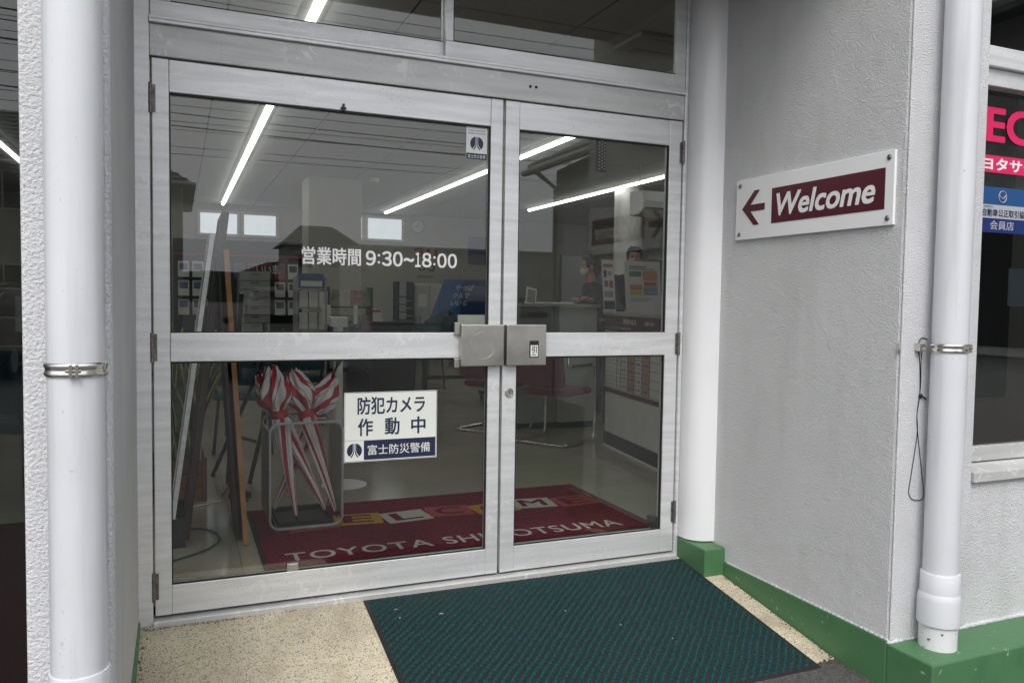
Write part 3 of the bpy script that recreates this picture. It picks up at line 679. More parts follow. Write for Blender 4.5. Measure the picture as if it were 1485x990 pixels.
DIRT = mat('dirt', (.075, .062, .048), .95, 0, .4, 90)
def grit(name, label, segs, n, spread, rmax):
    mb = MB()
    for k_ in range(n):
        a_, b_ = segs[int(RNG.integers(len(segs)))]; t_ = RNG.random(); p_ = Vector(a_).lerp(Vector(b_), t_)
        off = abs(RNG.normal())*spread; r_ = rmax*(.25+.75*RNG.random()**2); c_ = Vector(p_)+Vector((off*SGN[0], off*SGN[1], 0)); c_.z = (ramp_z(c_.y) if c_.y > -.93 else ramp_z(-.93)-.004+(c_.y+.93)*.043)+r_*.2
        mb.ell(c_, (r_, r_*(.6+.6*RNG.random()), r_*.5), n=6, k=4)
    o_ = mb.build(name, DIRT); o_['kind'] = 'stuff'; o_['label'] = label; o_['category'] = 'dirt'
SGN = (-1, 0); grit('dirt', 'dark grit lying along the foot of the green plinth', [((2.436, -.24, 0), (2.436, -1.2, 0)), ((2.436, -.85, 0), (2.436, -1.33, 0))], 420, .012, .0045)
SGN = (1, 0); grit('dirt', 'dark grit along the foot of the narrow pier reveal', [((-.043, -.03, 0), (-.043, -.9, 0))], 160, .010, .004)
SGN = (0, -1); grit('dirt', 'dark grit lying against the aluminium threshold', [((-.04, -.037, 0), (.78, -.037, 0)), ((-.04, -.037, 0), (.3, -.037, 0))], 260, .008, .0035)
SGN = (0, -1); grit('dirt', 'dark grit at the edge where terrazzo meets asphalt', [((2.20, -.935, 0), (2.437, -.925, 0))], 160, .02, .006)
# ================================================================== INSIDE THE SHOP
# ------------------------------------------------------------------ ceiling lights
def strip_light(x, y0, y1, label):
    t = thing('strip_light', label, 'ceiling light', (x, (y0+y1)/2, ZC), 'linear ceiling lights')
    MB().prism([(x-.075, ZC-.0005), (x-.028, ZC-.022), (x+.028, ZC-.022), (x+.075, ZC-.0005)], y0, y1, 'y').build('housing', WHITE, t)
    n = max(1, round((y1-y0)/1.24)); L = (y1-y0)/n
    for k in range(n):
        a = y0+k*L+.008; b = y0+(k+1)*L-.008
        pr = [(x+.027*math.cos(q), ZC-.0222+.030*math.sin(q)) for q in [math.pi+math.pi*i/8 for i in range(9)]]
        MB().prism(pr, a, b, 'y').build('tube', LAMP, t, smooth='auto')
strip_light(.765, .55, 10.45, 'long strip light running above the leaning signs')
strip_light(3.40, .55, 10.35, 'long strip light running above the sanitizer stand')
strip_light(5.40, 2.2, 8.75, 'strip light running above the price list counter')
strip_light(-1.55, -.6, 9.5, 'strip light in the bay behind the narrow pier')
# second run of the right strip behind the partition line
# ceiling cassette, detectors, vent
t = thing('ceiling_air_conditioner', 'grey ceiling cassette unit near the transom window', 'air conditioner', (2.8, .95, ZC))
A = PZ(885, 72, ZC); B = PZ(912, 43, ZC); 
MB().box(2.50, 3.25, .70, 1.02, ZC-.028, ZC-.0005).build('panel', mat('cassette_grey', (.42, .42, .41), .5), t, .012)
for k in range(2): MB().box(2.60, 3.15, .735+.19*k, .795+.19*k, ZC-.034, ZC-.0285).build('louvre', GREYM, t, .003)
for (px, py, lab) in ((543, 259, 'small white smoke detector on the ceiling by the strip light'),):
    c = PZ(px, py, ZC); d = thing('smoke_detector', lab, 'smoke detector', c)
    MB().lathe([(.02, -.045), (.05, -.04), (.06, -.015), (.06, -.0005)], c, 24).build('body', WHITE, d, smooth=True)
    MB().lathe([(.012, -.055), (.02, -.0452)], c, 16).build('sensor', GREYM, d, smooth=True)
# perforated hanging strip
A = PY(865, 196, 2.0); B = PY(879, 250, 2.0)
t = thing('perforated_strip', 'dark perforated hanging strip below the ceiling', 'hanging strip', (A.x, 2.0, ZC))
MB().box(A.x, B.x, 2.0, 2.015, B.z, ZC-.001).build('panel', DARKM, t, .003)
dm = MB(); 
for i in range(3):
    for j in range(11):
        x = A.x+.028+i*.022; z = B.z+.02+j*.024+(.012 if i % 2 else 0)
        dm.lathe([(.0065, -.001), (.0065, .0005)], (x, 1.9985, z), 8, M=Matrix.Rotation(math.radians(90), 3, 'X'))
o = dm.build('perforation', mat('pale_dot', (.45, .46, .48), .5), t); o['kind'] = 'stuff'

# ------------------------------------------------------------------ back wall: frosted windows, clock, posters
def back_window(x0, x1, z0, z1, label):
    t = thing('frosted_window', label, 'window', ((x0+x1)/2, RY1, z0), 'high frosted back windows')
    y = RY1-.03
    MB().box(x0-.05, x1+.05, y, RY1-.001, z1, z1+.045).box(x0-.05, x1+.05, y, RY1-.001, z0-.045, z0).box(x0-.05, x0, y, RY1-.001, z0+.0002, z1-.0002).box(x1, x1+.05, y, RY1-.001, z0+.0002, z1-.0002).build('frame', ALUD, t)
    MB().box(x0, x1, y+.012, RY1-.002, z0, z1).build('pane', LITWIN, t)
back_window(.43, 1.0, 2.27, 2.60, 'bright frosted high window above the brochure rack beside another pane')
back_window(1.11, 1.62, 2.27, 2.60, 'bright frosted high window next to the white square column')
back_window(3.19, 3.80, 2.30, 2.66, 'bright frosted high window next to the wall clock')
back_window(2.98, 3.08, 2.30, 2.66, 'narrow sliver of bright frosted window beside a square pane')
t = thing('wall_clock', 'round white wall clock on the back wall', 'clock', (4.1, RY1, 2.62))
Rx = Matrix.Rotation(math.radians(90), 3, 'X')
MB().lathe([(.125, .001), (.125, .03), (.115, .035), (.108, .028)], (4.1, RY1, 2.55), 32, M=Rx).build('case', GREYM, t, smooth='auto')
MB().lathe([(.107, .0285), (.107, .030)], (4.1, RY1, 2.55), 32, M=Rx).build('face', PAPER, t)
MB().box(4.097, 4.103, RY1-.033, RY1-.031, 2.55, 2.64).build('hand', BLACK, t); MB().box(4.04, 4.103, RY1-.036, RY1-.034, 2.545, 2.551).build('hand', BLACK, t)
def square_column(x0, x1, y, d, label):
    t = thing('interior_column', label, 'column', ((x0+x1)/2, y, 0)); box('shaft', x0, x1, y, y+d, .06, ZC-.0005, IWALL, t, .01)
    box('skirting', x0-.008, x1+.008, y-.008, y+d+.008, .001, .06, GREYM, t)
square_column(1.60, 2.27, 7.0, .55, 'broad white square column between the high windows')
A = PY(893, 290, 6.0); B = PY(931, 290, 6.0)
t = thing('interior_column', 'white round column behind the two staff members', 'column', ((A.x+B.x)/2, 6.0, 0))
MB().lathe([(.19, .001), (.19, ZC-.0005)], ((A.x+B.x)/2, 6.0, 0), 40).build('shaft', WHITE, t, smooth='auto')
A = PY(920, 283, 4.2); B = PY(985, 304, 4.2)
t = thing('wall_air_conditioner', 'white rounded air conditioner hung near the round column', 'air conditioner', (4.9, 4.3, 2.2))
pr = [(4.30+.0, 2.42), (4.10, 2.42), (4.03, 2.38), (4.00, 2.30), (4.03, 2.21), (4.12, 2.16), (4.30, 2.16)]
MB().prism(pr, A.x, A.x+.9, 'x').build('casing', WHITE, t, .008, smooth='auto')
MB().box(A.x+.03, A.x+.87, 4.008, 4.03, 2.215, 2.235).build('louvre', DARKM, t)
for x in (A.x+.08, A.x+.82): MB().tube([(x, 4.22, 2.41), (x, 4.22, ZC-.0005)], .006, 8).build('hanger_rod', GREYM, t)
def poster(name, label, x0, x1, z0, z1, y, col, writes):
    t = thing(name, label, 'poster', ((x0+x1)/2, y, z0))
    MB().box(x0, x1, y, y+.004, z0, z1).build('sheet', mat('sheet_'+name+label[:12], col, .35, var=.04), t)
    for s, fx, fz, fw, fh, cm_ in writes:
        mb = MB(); put_text(mb, s, (x0+fx*(x1-x0), y-.0015, z0+fz*(z1-z0)), EX, EZ, fw*(x1-x0), fh*(z1-z0), bold=.01); mb.build('lettering', cm_, t)
    return t
ORG = mat('orange_print', (.50, .09, .02), .4); GRYT = mat('grey_print', (.10, .10, .11), .5)
au = poster('au_poster', 'pale poster with orange lettering on the back wall', 3.98, 5.02, 1.05, 2.25, RY1-.006, (.5, .49, .45), [('au', .06, .80, .42, .13, ORG), ('UQ', .14, .58, .30, .10, NAVY), ('mobile', .12, .49, .30, .04, GRYT)])
poster('car_poster', 'blue poster with a silver car picture on the back wall', 4.5+.58, 5.0+.9, 1.90, 2.42, RY1-.006, (.10, .12, .24), [])
t = thing('round_mark', 'small round dark badge fixed to the back wall', 'badge', (2.93, RY1, 2.0))
MB().lathe([(.06, .001), (.06, .012), (.05, .016)], (2.95, RY1, 1.93), 20, M=Rx).build('disc', DARKM, t, smooth='auto')

# ------------------------------------------------------------------ brochure rack
def brochure(x0, z0, w_, h_, y, label, cover, dark, grp, n_ink=2):
    t = thing('brochure', label, 'brochure', (x0+w_/2, y, z0), grp)
    Mt = Matrix.Translation((x0, y, z0)) @ Matrix.Rotation(math.radians(-9), 4, 'X')
    MB().box(0, w_, 0, .02, 0, h_, M=Mt).build('cover', cover, t)
    MB().box(w_*.12, w_*.88, -.002, -.0005, h_*.45, h_*.86, M=Mt).build('picture', dark, t)
    return t
RK = thing('brochure_rack', 'black brochure rack with red header strip along the back wall', 'rack', (1.0, 10.5, 0))
ry0 = 10.42
box('back_panel', .02, 2.05, ry0+.22, ry0+.25, .10, 2.15, DARKM, RK, .004)
box('header', .02, 2.05, ry0+.10, ry0+.219, 1.93, 2.15, BLACK, RK, .004)
HRED = mat('header_red', (.22, .02, .025), .4)
box('red_strip', .02, 2.05, ry0+.09, ry0+.219, 1.885, 1.929, HRED, RK)
for x in (.02, .50, .98, 1.46, 2.02): box('post', x, x+.03, ry0+.12, ry0+.2195, .001, 1.884, DARKM, RK)
for k, z in enumerate((1.52, 1.22, .92, .60, .30)): box('shelf', .051, 2.019, ry0+.02, ry0+.1195, z, z+.018, DARKM, RK, .003)
VIO = mat('violet_cover', (.10, .07, .22), .4); CR = mat('red_cover', (.30, .03, .03), .4); INK = mat('print_dark', (.06, .06, .09), .5); INKV = mat('print_violet', (.14, .11, .30), .5)
for k, z in enumerate((1.539, 1.239, .939)):
    for i in range(9):
        x = .09+i*.212
        if k > 0 and 4 <= i <= 6: continue
        top = ('top', 'second', 'third')[k]
        cov, nm = ((CR, 'red') if (k == 0 and i in (5, 6, 7)) else (VIO, 'violet') if (i in (2, 3, 4) and k < 2) else (PAPER, 'white'))
        brochure(x, z, .165, .255, ry0+.05, f'{nm} covered brochure on the {top} shelf of the black rack', cov, INKV if cov is PAPER and i < 4 else INK, 'brochures on the rack')
mb = MB(); put_text(mb, 'いい車', (1.28, ry0+.04, 1.60), EX, EZ, .36, .17, bold=.0); mb.build('lettering', LETW, RK)
# grey drawer cabinet
cb = thing('drawer_cabinet', 'grey steel cabinet with wide shallow drawers before the brochure rack', 'cabinet', (1.17, 9.6, 0))
c0, c1 = PY(347, 400, 9.4).x, PY(392, 400, 9.4).x
box('carcass', c0, c1, 9.42, 9.9, .001, 1.62, GREYM, cb, .004)
for k in range(12):
    z = .06+k*.129
    d_ = box('drawer', c0+.01, c1-.01, 9.40, 9.4195, z, z+.118, GREYM, cb, .006); MB().box((c0+c1)/2-.06, (c0+c1)/2+.06, 9.392, 9.3995, z+.09, z+.10).build('handle', DARKM, d_)
# tall literature stand with white boxes
ls = thing('literature_stand', 'grey literature stand filled with white forms and a blue box on top', 'stand', (1.75, 6.1, 0))
a0, a1 = PY(430, 400, 6.0).x, PY(474, 400, 6.0).x
for x in (a0, a1-.02): box('upright', x, x+.02, 6.0, 6.3, .001, 1.46, GREYM, ls)
for z in (.25, .55, .85, 1.10, 1.32): box('shelf', a0+.0205, a1-.0205, 6.0, 6.3, z, z+.015, GREYM, ls)
def carton(name, label, x0, x1, y0, y1, z0, z1, m, grp=None):
    t = thing(name, label, 'box', ((x0+x1)/2, (y0+y1)/2, z0), grp)
    box('body', x0, x1, y0, y1, z0, z1, m, t, .006); box('label_sheet', x0+.02, x1-.02, y0-.003, y0-.0005, z0+.02, (z0+z1)/2, PAPER, t); return t
BLUEB = mat('blue_card', (.03, .10, .22), .5)
for z, n in ((.866, 'middle'), (1.116, 'upper'), (.566, 'lower')):
    for i in range(3):
        x = a0+.03+i*.11
        carton('form_box', f'white box of forms on the {n} shelf of the literature stand', x, x+.10, 6.02, 6.22, z, z+.19, PAPER, 'form boxes on the stand')
carton('blue_box', 'blue card box on the top shelf of the literature stand', a0+.03, a1-.03, 6.02, 6.22, 1.336, 1.50, BLUEB)
# magazine shelf
ms = thing('magazine_shelf', 'low dark shelf displaying colourful magazines before the desk', 'shelf', (2.2, 6.45, 0))
b0, b1 = PY(476, 420, 6.3).x, PY(541, 420, 6.3).x
for x in (b0, b1-.02): box('side_panel', x, x+.02, 6.3, 6.6, .001, 1.36, DARKM, ms)
for z in (.35, .81, 1.11): box('shelf', b0+.0205, b1-.0205, 6.3, 6.6, z, z+.02, DARKM, ms)
cols = [(.25, .06, .05), (.35, .28, .10), (.10, .2, .10), (.4, .36, .3), (.07, .1, .2), (.45, .42, .4), (.3, .16, .2)]
nm = ['red', 'yellow', 'green', 'beige', 'blue', 'white', 'pink']
def busy(name, c):
    m = bpy.data.materials.new(name); t, b = nodes_of(m); L = t.links.new
    tc = t.nodes.new('ShaderNodeTexCoord'); v = t.nodes.new('ShaderNodeTexVoronoi'); v.inputs['Scale'].default_value = 28; L(tc.outputs['Object'], v.inputs['Vector'])
    x = t.nodes.new('ShaderNodeMix'); x.data_type = 'RGBA'; x.inputs[0].default_value = .22; x.inputs[6].default_value = (*c, 1); L(v.outputs['Color'], x.inputs[7]); L(x.outputs[2], b.inputs['Base Color']); b.inputs['Roughness'].default_value = .35
    return m
MAGS = [busy('magazine_'+n, c) for n, c in zip(nm, cols)]
for k, z in enumerate((.832, 1.132)):
    for i in range(4):
        j = (i*2+k*3) % 7; x = b0+.022+i*.128
        t = thing('magazine', f'{nm[j]} covered magazine on the {("lower", "upper")[k]} shelf of the dark display', 'magazine', (x+.07, 6.35, z), 'magazines on display')
        MB().box(0, .122, 0, .012, 0, .20, M=Matrix.Translation((x, 6.34, z)) @ Matrix.Rotation(math.radians(-14), 4, 'X')).build('cover', MAGS[j], t)
ft = thing('file_tray_tower', 'dark grey tower of file trays beside the white cabinet', 'file trays', (2.95, 7.3, .0))
f0_, f1_ = PY(578, 430, 7.2).x, PY(599, 430, 7.2).x
for x in (f0_, f1_-.012): box('side', x, x+.012, 7.2, 7.5, .94, PY(578, 408, 7.2).z, DARKM, ft)
for q_ in range(7): box('tray', f0_+.0125, f1_-.0125, 7.2, 7.5, .945+q_*.052, .957+q_*.052, GREYM if q_ % 2 else DARKM, ft)
wc = thing('white_cabinet', 'white office cabinet with a paper notice below the orange lettered poster', 'cabinet', (3.3, 7.4, 0))
f2_, f3_ = PY(601, 430, 7.3).x, PY(644, 430, 7.3).x
box('carcass', f2_, f3_, 7.32, 7.75, .001, PY(601, 411, 7.3).z, mat('cabinet_white', (.50, .50, .48), .5), wc, .006)
for q_ in range(2): dd = box('door', f2_+.008+q_*(f3_-f2_)/2, f2_-.004+(q_+1)*(f3_-f2_)/2, 7.302, 7.3195, .06, PY(601, 413, 7.3).z, MATS['cabinet_white'], wc, .004); MB().box(f2_+.02+q_*.06, f2_+.03+q_*.06, 7.296, 7.3015, .9, 1.0).build('handle', DARKM, dd)
box('notice', f2_+.05, f2_+.17, 7.298, 7.3015, 1.13, 1.30, PAPER, wc)
od = thing('office_desk', 'long dark office desk standing before the white square column', 'desk', (2.3, 6.85, 0))
f4_, f5_ = PY(505, 440, 6.8).x, PY(600, 440, 6.8).x
box('desktop', f4_, f5_, 6.75, 7.6, .90, .938, DARKM, od, .004); box('front_panel', f4_+.02, f5_-.02, 6.80, 6.82, .02, .8995, BLACK, od)
for x in (f4_+.02, f5_-.06): box('leg_panel', x, x+.04, 6.8205, 7.55, .001, .8995, DARKM, od)
pr_ = thing('desk_calendar', 'small white calendar with red print on the dark desk', 'calendar', (2.4, 6.85, .94))
f6_, f7_ = PY(541, 450, 6.8).x, PY(556, 450, 6.8).x
Mt = Matrix.Translation((f6_, 6.84, .9385)) @ Matrix.Rotation(-.3, 4, 'X'); MB().box(0, f7_-f6_, 0, .006, 0, .17, M=Mt).build('page', PAPER, pr_); MB().box(.01, f7_-f6_-.01, -.002, -.0005, .12, .155, M=Mt).build('header', CR, pr_)
Mt = Matrix.Translation((f6_, 6.95, .9385)) @ Matrix.Rotation(.3, 4, 'X'); MB().box(0, f7_-f6_, 0, .006, 0, .16, M=Mt).build('back_leaf', PAPER, pr_)
for q_, px_ in enumerate((466, 474, 513)):
    tg = thing('price_tag', ('white hanging price tag on the literature stand', 'narrow white hanging tag beside the literature stand', 'white paper tag hanging by the magazine display')[q_], 'tag', PY(px_, 450, 5.95), 'hanging tags')
    xa = PY(px_, 450, 5.95).x; box('card', xa, xa+.045, 5.95, 5.953, .93, 1.15, PAPER, tg); MB().tube([(xa+.02, 5.951, 1.15), (xa+.02, 5.951, 1.32)], .0015, 5).build('string', BLACK, tg)
# teal visitor chairs + table with casters + poster
def simple_chair(name, label, x, y, rot, seat_m, group=None):
    t = thing(name, label, 'chair', (x, y, 0), group)
    Mt = Matrix.Translation((x, y, 0)) @ Matrix.Rotation(rot, 4, 'Z')
    def bx(n, a, b, c, d, e_, f_, m, bev=.02): MB().box(a, b, c, d, e_, f_, M=Mt).build(n, m, t, bev, seg=3)
    bx('seat', -.23, .23, -.22, .22, .42, .48, seat_m); 
    pts = [(-.22, .23, .52), (.22, .23, .52), (.22, .27, .88), (-.22, .27, .88)]
    MB().box(-.22, .22, .22, .265, .54, .90, M=Mt).build('backrest', seat_m, t, .03, seg=3)
    for sx in (-1, 1):
        for sy in (-1, 1): MB().tube([Mt @ Vector((sx*.19, sy*.18, .42)), Mt @ Vector((sx*.22, sy*.21, .001))], .012, 8).build('leg', DARKM, t, smooth=True)
        MB().tube([Mt @ Vector((sx*.2, .19, .43)), Mt @ Vector((sx*.2, .25, .56))], .011, 8).build('bracket', DARKM, t, smooth=True)
    return t
A = PY(560, 470, 7.4); simple_chair('visitor_chair', 'dark teal padded chair before the magazine shelf', A.x, 7.4, math.pi, TEALC, 'teal chairs')
A = PY(617, 470, 7.4); simple_chair('visitor_chair', 'dark teal padded chair beside the blue poster stand', A.x, 7.4, math.pi, TEALC, 'teal chairs')
A = PY(340, 520, 3.6); simple_chair('visitor_chair', 'dark teal padded chair behind the umbrella stand', A.x+.1, 3.4, math.pi*.9, TEALC, 'teal chairs')
A = PY(430, 520, 4.3); simple_chair('visitor_chair', 'dark teal padded chair beyond the sanitizer stand', A.x, 4.6, math.pi*1.08, TEALC, 'teal chairs')
tb = thing('caster_table', 'low table on casters carrying the blue poster', 'table', (3.1, 5.6, 0))
box('tabletop', 2.5, 3.75, 5.35, 5.95, .70, .73, WHITE, tb, .006)
for x in (2.7, 3.5):
    box('leg', x, x+.05, 5.6, 5.66, .12, .6995, DARKM, tb); f_ = box('foot', x, x+.05, 5.38, 5.92, .085, .119, DARKM, tb)
    for y in (5.43, 5.87):
        MB().lathe([(.03, -.012), (.04, -.008), (.04, .008), (.03, .012)], (x+.025, y, .0405), 16, M=Matrix.Rotation(math.radians(90), 3, 'Y')).build('caster', BLACK, f_, smooth=True)
box('crossbar', 2.7505, 3.4995, 5.61, 5.65, .30, .34, DARKM, tb)
# blue banner on the table
bn = thing('blue_banner', 'slanted blue display panel with white handwriting on the caster table', 'banner', (3.1, 5.5, .73))
q = [PY(645, 405, 5.45), PY(722, 405, 5.45), PY(712, 482, 5.45), PY(617, 480, 5.45)]
zb_ = .731
poly = [(q[0].x, q[0].z), (q[1].x, q[1].z), (q[2].x-.02, zb_), (q[3].x-.05, zb_)]
MB().prism(poly, 5.45, 5.47, 'y').build('panel', mat('banner_blue', (.075, .20, .44), .35, var=.1, vscale=2), bn)
hill = [(q[3].x-.02, .98), (q[3].x+.12, 1.05), (q[3].x+.24, 1.12), (q[3].x+.36, 1.05), (q[3].x+.52, 1.07), (q[3].x+.66, .98), (q[3].x+.66, .76), (q[3].x-.03, .76)]
MB().prism([(a, b) for a, b in hill], 5.444, 5.4495, 'y').build('hill_print', mat('print_hill', (.05, .10, .12), .4, var=.4, vscale=12), bn)
trk = [(0, 0), (0, .36), (.05, .42), (.36, .42), (.36, 0)]; tx, tz = q[1].x-.46, 1.03
MB().prism([(tx+a, tz+b) for a, b in trk], 5.438, 5.4435, 'y').build('truck_print', mat('print_truck', (.03, .07, .20), .35), bn)
MB().prism([(tx+.05, tz+.18), (tx+.05, tz+.36), (tx+.30, tz+.36), (tx+.30, tz+.18)], 5.434, 5.4375, 'y').build('truck_window_print', mat('print_pale', (.16, .20, .30), .3), bn)
mb = MB()
for s_, px, py, pw in (('やっぱ', 661, 421, 27), ('クルマ', 657, 432, 24), ('いいな', 654, 443, 24)):
    a = PY(px, py, 5.43); b = PY(px+pw, py, 5.43); put_text(mb, s_, (a.x, 5.431, a.z), EX, EZ, b.x-a.x, None, shear=.3)
mb.build('lettering', LETW, bn)

# ------------------------------------------------------------------ sanitizer stand
c = Vector((1.085, 1.93, 0))
sz = thing('sanitizer_stand', 'white pole stand with round base behind the umbrella stand', 'stand', c)
MB().lathe([(.145, .001), (.145, .006), (.12, .014), (.04, .02)], c, 40).build('base', WHITE, sz, smooth='auto')
MB().tube([c+Vector((-.045, 0, .018)), c+Vector((-.045, 0, 1.03))], .032, 16).build('pole', WHITE, sz, smooth='auto')
MB().box(c.x-.10, c.x+.01, c.y-.05, c.y+.05, 1.0305, 1.10).build('dispenser', PLATE, sz, .012)
# ------------------------------------------------------------------ welcome mat inside
wm = thing('welcome_mat', 'maroon carpet mat with lettered squares inside the door', 'mat', (1.48, .93, 0))
X0, X1, Y0, Y1 = .435, 2.50, .40, 1.455
box('border', X0, X1, Y0, Y1, .0005, .004, RUBBER, wm)
box('carpet', X0+.02, X1-.02, Y0+.01, Y1-.02, .0042, .0085, MATRED, wm)
GOLD = carpet('carpet_gold', (.48, .27, .05)); CRM = carpet('carpet_cream', (.50, .49, .42)); ROSE = carpet('carpet_rose', (.36, .075, .085))
lets = 'WELCOME'; tcs = [ROSE, GOLD, CRM, ROSE, GOLD, CRM, ROSE]
for i, ch in enumerate(lets):
    x = .60+i*.262; y = 1.045; an = (.12, -.10, .10, -.06, .12, -.12, .08)[i]
    Mt = Matrix.Translation((x+.13, y+(.02 if i % 2 else -.01), .0)) @ Matrix.Rotation(an, 4, 'Z')
    tl = MB().box(-.128, .128, -.105, .105, .0086, .0096, M=Mt).build('letter_square', tcs[i], wm)
    mb = MB(); U = (Mt.to_3x3() @ EX); V = (Mt.to_3x3() @ EY); o_ = Mt @ Vector((-.075, -.07, .0104))
    put_text(mb, ch, o_, U, V, .15, .14, bold=.02); mb.build('letter', MATRED, tl)
mb = MB()
put_text(mb, 'TOYOTA', (.545, .468, .0096), EX, EY, .70, .115, bold=.012, spacing=1.12); put_text(mb, 'SHIMOTSUMA', (1.315, .468, .0096), EX, EY, 1.0, .115, bold=.012, spacing=1.1)
mb.build('lettering', CRM, wm)

# ------------------------------------------------------------------ umbrella stand and umbrellas
us = thing('umbrella_stand', 'grey rounded steel umbrella stand on the maroon mat corner', 'umbrella stand', (.70, 1.15, 0))
STG = mat('stand_grey', (.46, .47, .48), .35, .5, .08, 20)
ux0, ux1, uy0, uy1, uz0, uz1 = .512, .895, .965, 1.36, .0105, .572
def loop_band(x0, x1, z0, z1, r_, th, ya, yb):
    o_ = rect_pts(x0, x1, z0, z1, r_); i_ = rect_pts(x0+th, x1-th, z0+th, z1-th, r_-th); n = len(o_)
    vs = [(a, ya, b) for a, b in o_]+[(a, ya, b) for a, b in i_]+[(a, yb, b) for a, b in o_]+[(a, yb, b) for a, b in i_]
    fs = []
    for k in range(n):
        l = (k+1) % n; fs += [(k, l, n+l, n+k), (2*n+k, 3*n+k, 3*n+l, 2*n+l), (k, 2*n+k, 2*n+l, l), (n+k, n+l, 3*n+l, 3*n+k)]
    return vs, fs
vs, fs = loop_band(ux0, ux1, uz0, uz1, .055, .013, uy0, uy0+.022); MB().add(vs, fs).build('front_rim', STG, us, .002, smooth='auto')
vs, fs = loop_band(ux0, ux1, uz0, uz1, .055, .013, uy1-.022, uy1); MB().add(vs, fs).build('back_rim', STG, us, .002, smooth='auto')
box('side_panel', ux0+.0005, ux0+.006, uy0+.0225, uy1-.0225, uz0+.045, uz1-.045, STG, us); box('side_panel', ux1-.006, ux1-.0005, uy0+.0225, uy1-.0225, uz0+.045, uz1-.045, STG, us)
box('floor_panel', ux0+.045, ux1-.045, uy0+.0225, uy1-.0225, uz0+.001, uz0+.006, STG, us)
for x in (ux0+.05, ux0+.14, ux0+.235, ux1-.056): box('divider_bar', x, x+.006, uy0+.0225, uy1-.0225, uz1-.010, uz1-.004, STG, us)
box('divider_bar', ux0+.0563, ux1-.0563, (uy0+uy1)/2, (uy0+uy1)/2+.006, uz1-.018, uz1-.0105, STG, us)
ty = MB().box(ux0+.05, ux1-.05, uy0+.03, uy1-.03, uz0+.0065, uz0+.014)
for a, b, c_, d_ in ((ux0+.05, ux1-.05, uy0+.03, uy0+.038), (ux0+.05, ux1-.05, uy1-.038, uy1-.03), (ux0+.05, ux0+.058, uy0+.0385, uy1-.0385), (ux1-.058, ux1-.05, uy0+.0385, uy1-.0385)): ty.box(a, b, c_, d_, uz0+.0142, uz0+.036)
ty.build('drip_tray', BLACK, us, .002)
def umbrella(label, tip, top, seed, tw):
    rg = np.random.default_rng(seed); tip, top = Vector(tip), Vector(top); ax = (top-tip); Ltot = ax.length; ax.normalize()
    t = thing('umbrella', label, 'umbrella', tip, 'furled umbrellas in the stand')
    u = ax.cross(EY).normalized(); v = ax.cross(u).normalized(); base = tip+ax*.035
    Lc = Ltot-.10; n, N = 96, 60; vs = []; fs = []; ms = []
    for i in range(N+1):
        s = i/N
        if s < .66: R_ = .007+.036*(s/.66)**.9
        elif s < .72: R_ = .043-.012*math.sin((s-.66)/.06*math.pi*.5)
        else: R_ = .031+.036*math.sin(min(1, (s-.72)/.11)*math.pi/2)-.042*max(0, (s-.85)/.15)**1.2
        for j in range(n):
            th = 2*math.pi*j/n-2*math.pi/4*tw*(s*1.2 if s < .7 else .84+(s-.7)*4.5)
            pl = .16*math.sin(8*th+tw*s*6+seed)+.10*math.sin(3*th+seed*2+s*4)
            amp = .55+.65*min(1, max(0, (s-.68)/.1))
            rr = R_*(1+pl*amp)*(1+.05*rg.random())
            off = .012*math.sin(j*.4) if s > .985 else 0
            vs.append(base+ax*(s*Lc+off)+u*(rr*math.cos(th))+v*(rr*math.sin(th)))
    for i in range(N):
        s = (i+.5)/N
        for j in range(n):
            th = (j+.5)/n; ph = (th*4+seed*.37) % 1.0
            red = ph < .36
            if .52 < ph < .58: red = True
            if .67 < s < .715: red = True
            fs.append((i*n+j, i*n+(j+1) % n, (i+1)*n+(j+1) % n, (i+1)*n+j)); ms.append(1 if red else 0)
    mb = MB(); mb.v = [tuple(x) for x in vs]; mb.f = fs; mb.m = ms
    mb.build('canopy', [WHTC, REDC], t, smooth=True)
    MB().tube([base+ax*(.69*Lc-.016), base+ax*(.69*Lc+.016)], .046, 20).build('strap', REDC, t, smooth='auto')
    MB().tube([tip, tip+ax*.04], [.004, .006], 10).build('ferrule', BLACK, t, smooth=True)
    MB().tube([base+ax*Lc*.9, top+ax*.05], .006, 10).build('shaft', DARKM, t, smooth=True)
    MB().tube([top+ax*.0, top+ax*.03, top+ax*.17], [.010, .014, .013], 12).build('handle', BLACK, t, smooth=True)
def um(label, tp, ty_, hp, hy, seed, tw):
    T = PZ(*tp, .035); T = PY(*tp, ty_); T.z = max(T.z, .026)
    umbrella(label, T, PY(*hp, hy), seed, tw)
um('furled red and white umbrella leaning away from its tip beside the sanitizer pole', (475, 752), 1.14, (370, 528), 1.13, 1, 1.0)
um('furled red and white umbrella standing nearly upright in the stand', (431, 758), 1.06, (391, 515), 1.05, 2, -.8)
um('furled red and white umbrella behind the upright one', (489, 754), 1.08, (420, 520), 1.20, 3, .9)
um('furled red and white umbrella leaning towards the sanitizer pole', (394, 746), 1.22, (489, 530), 1.22, 4, -1.1)

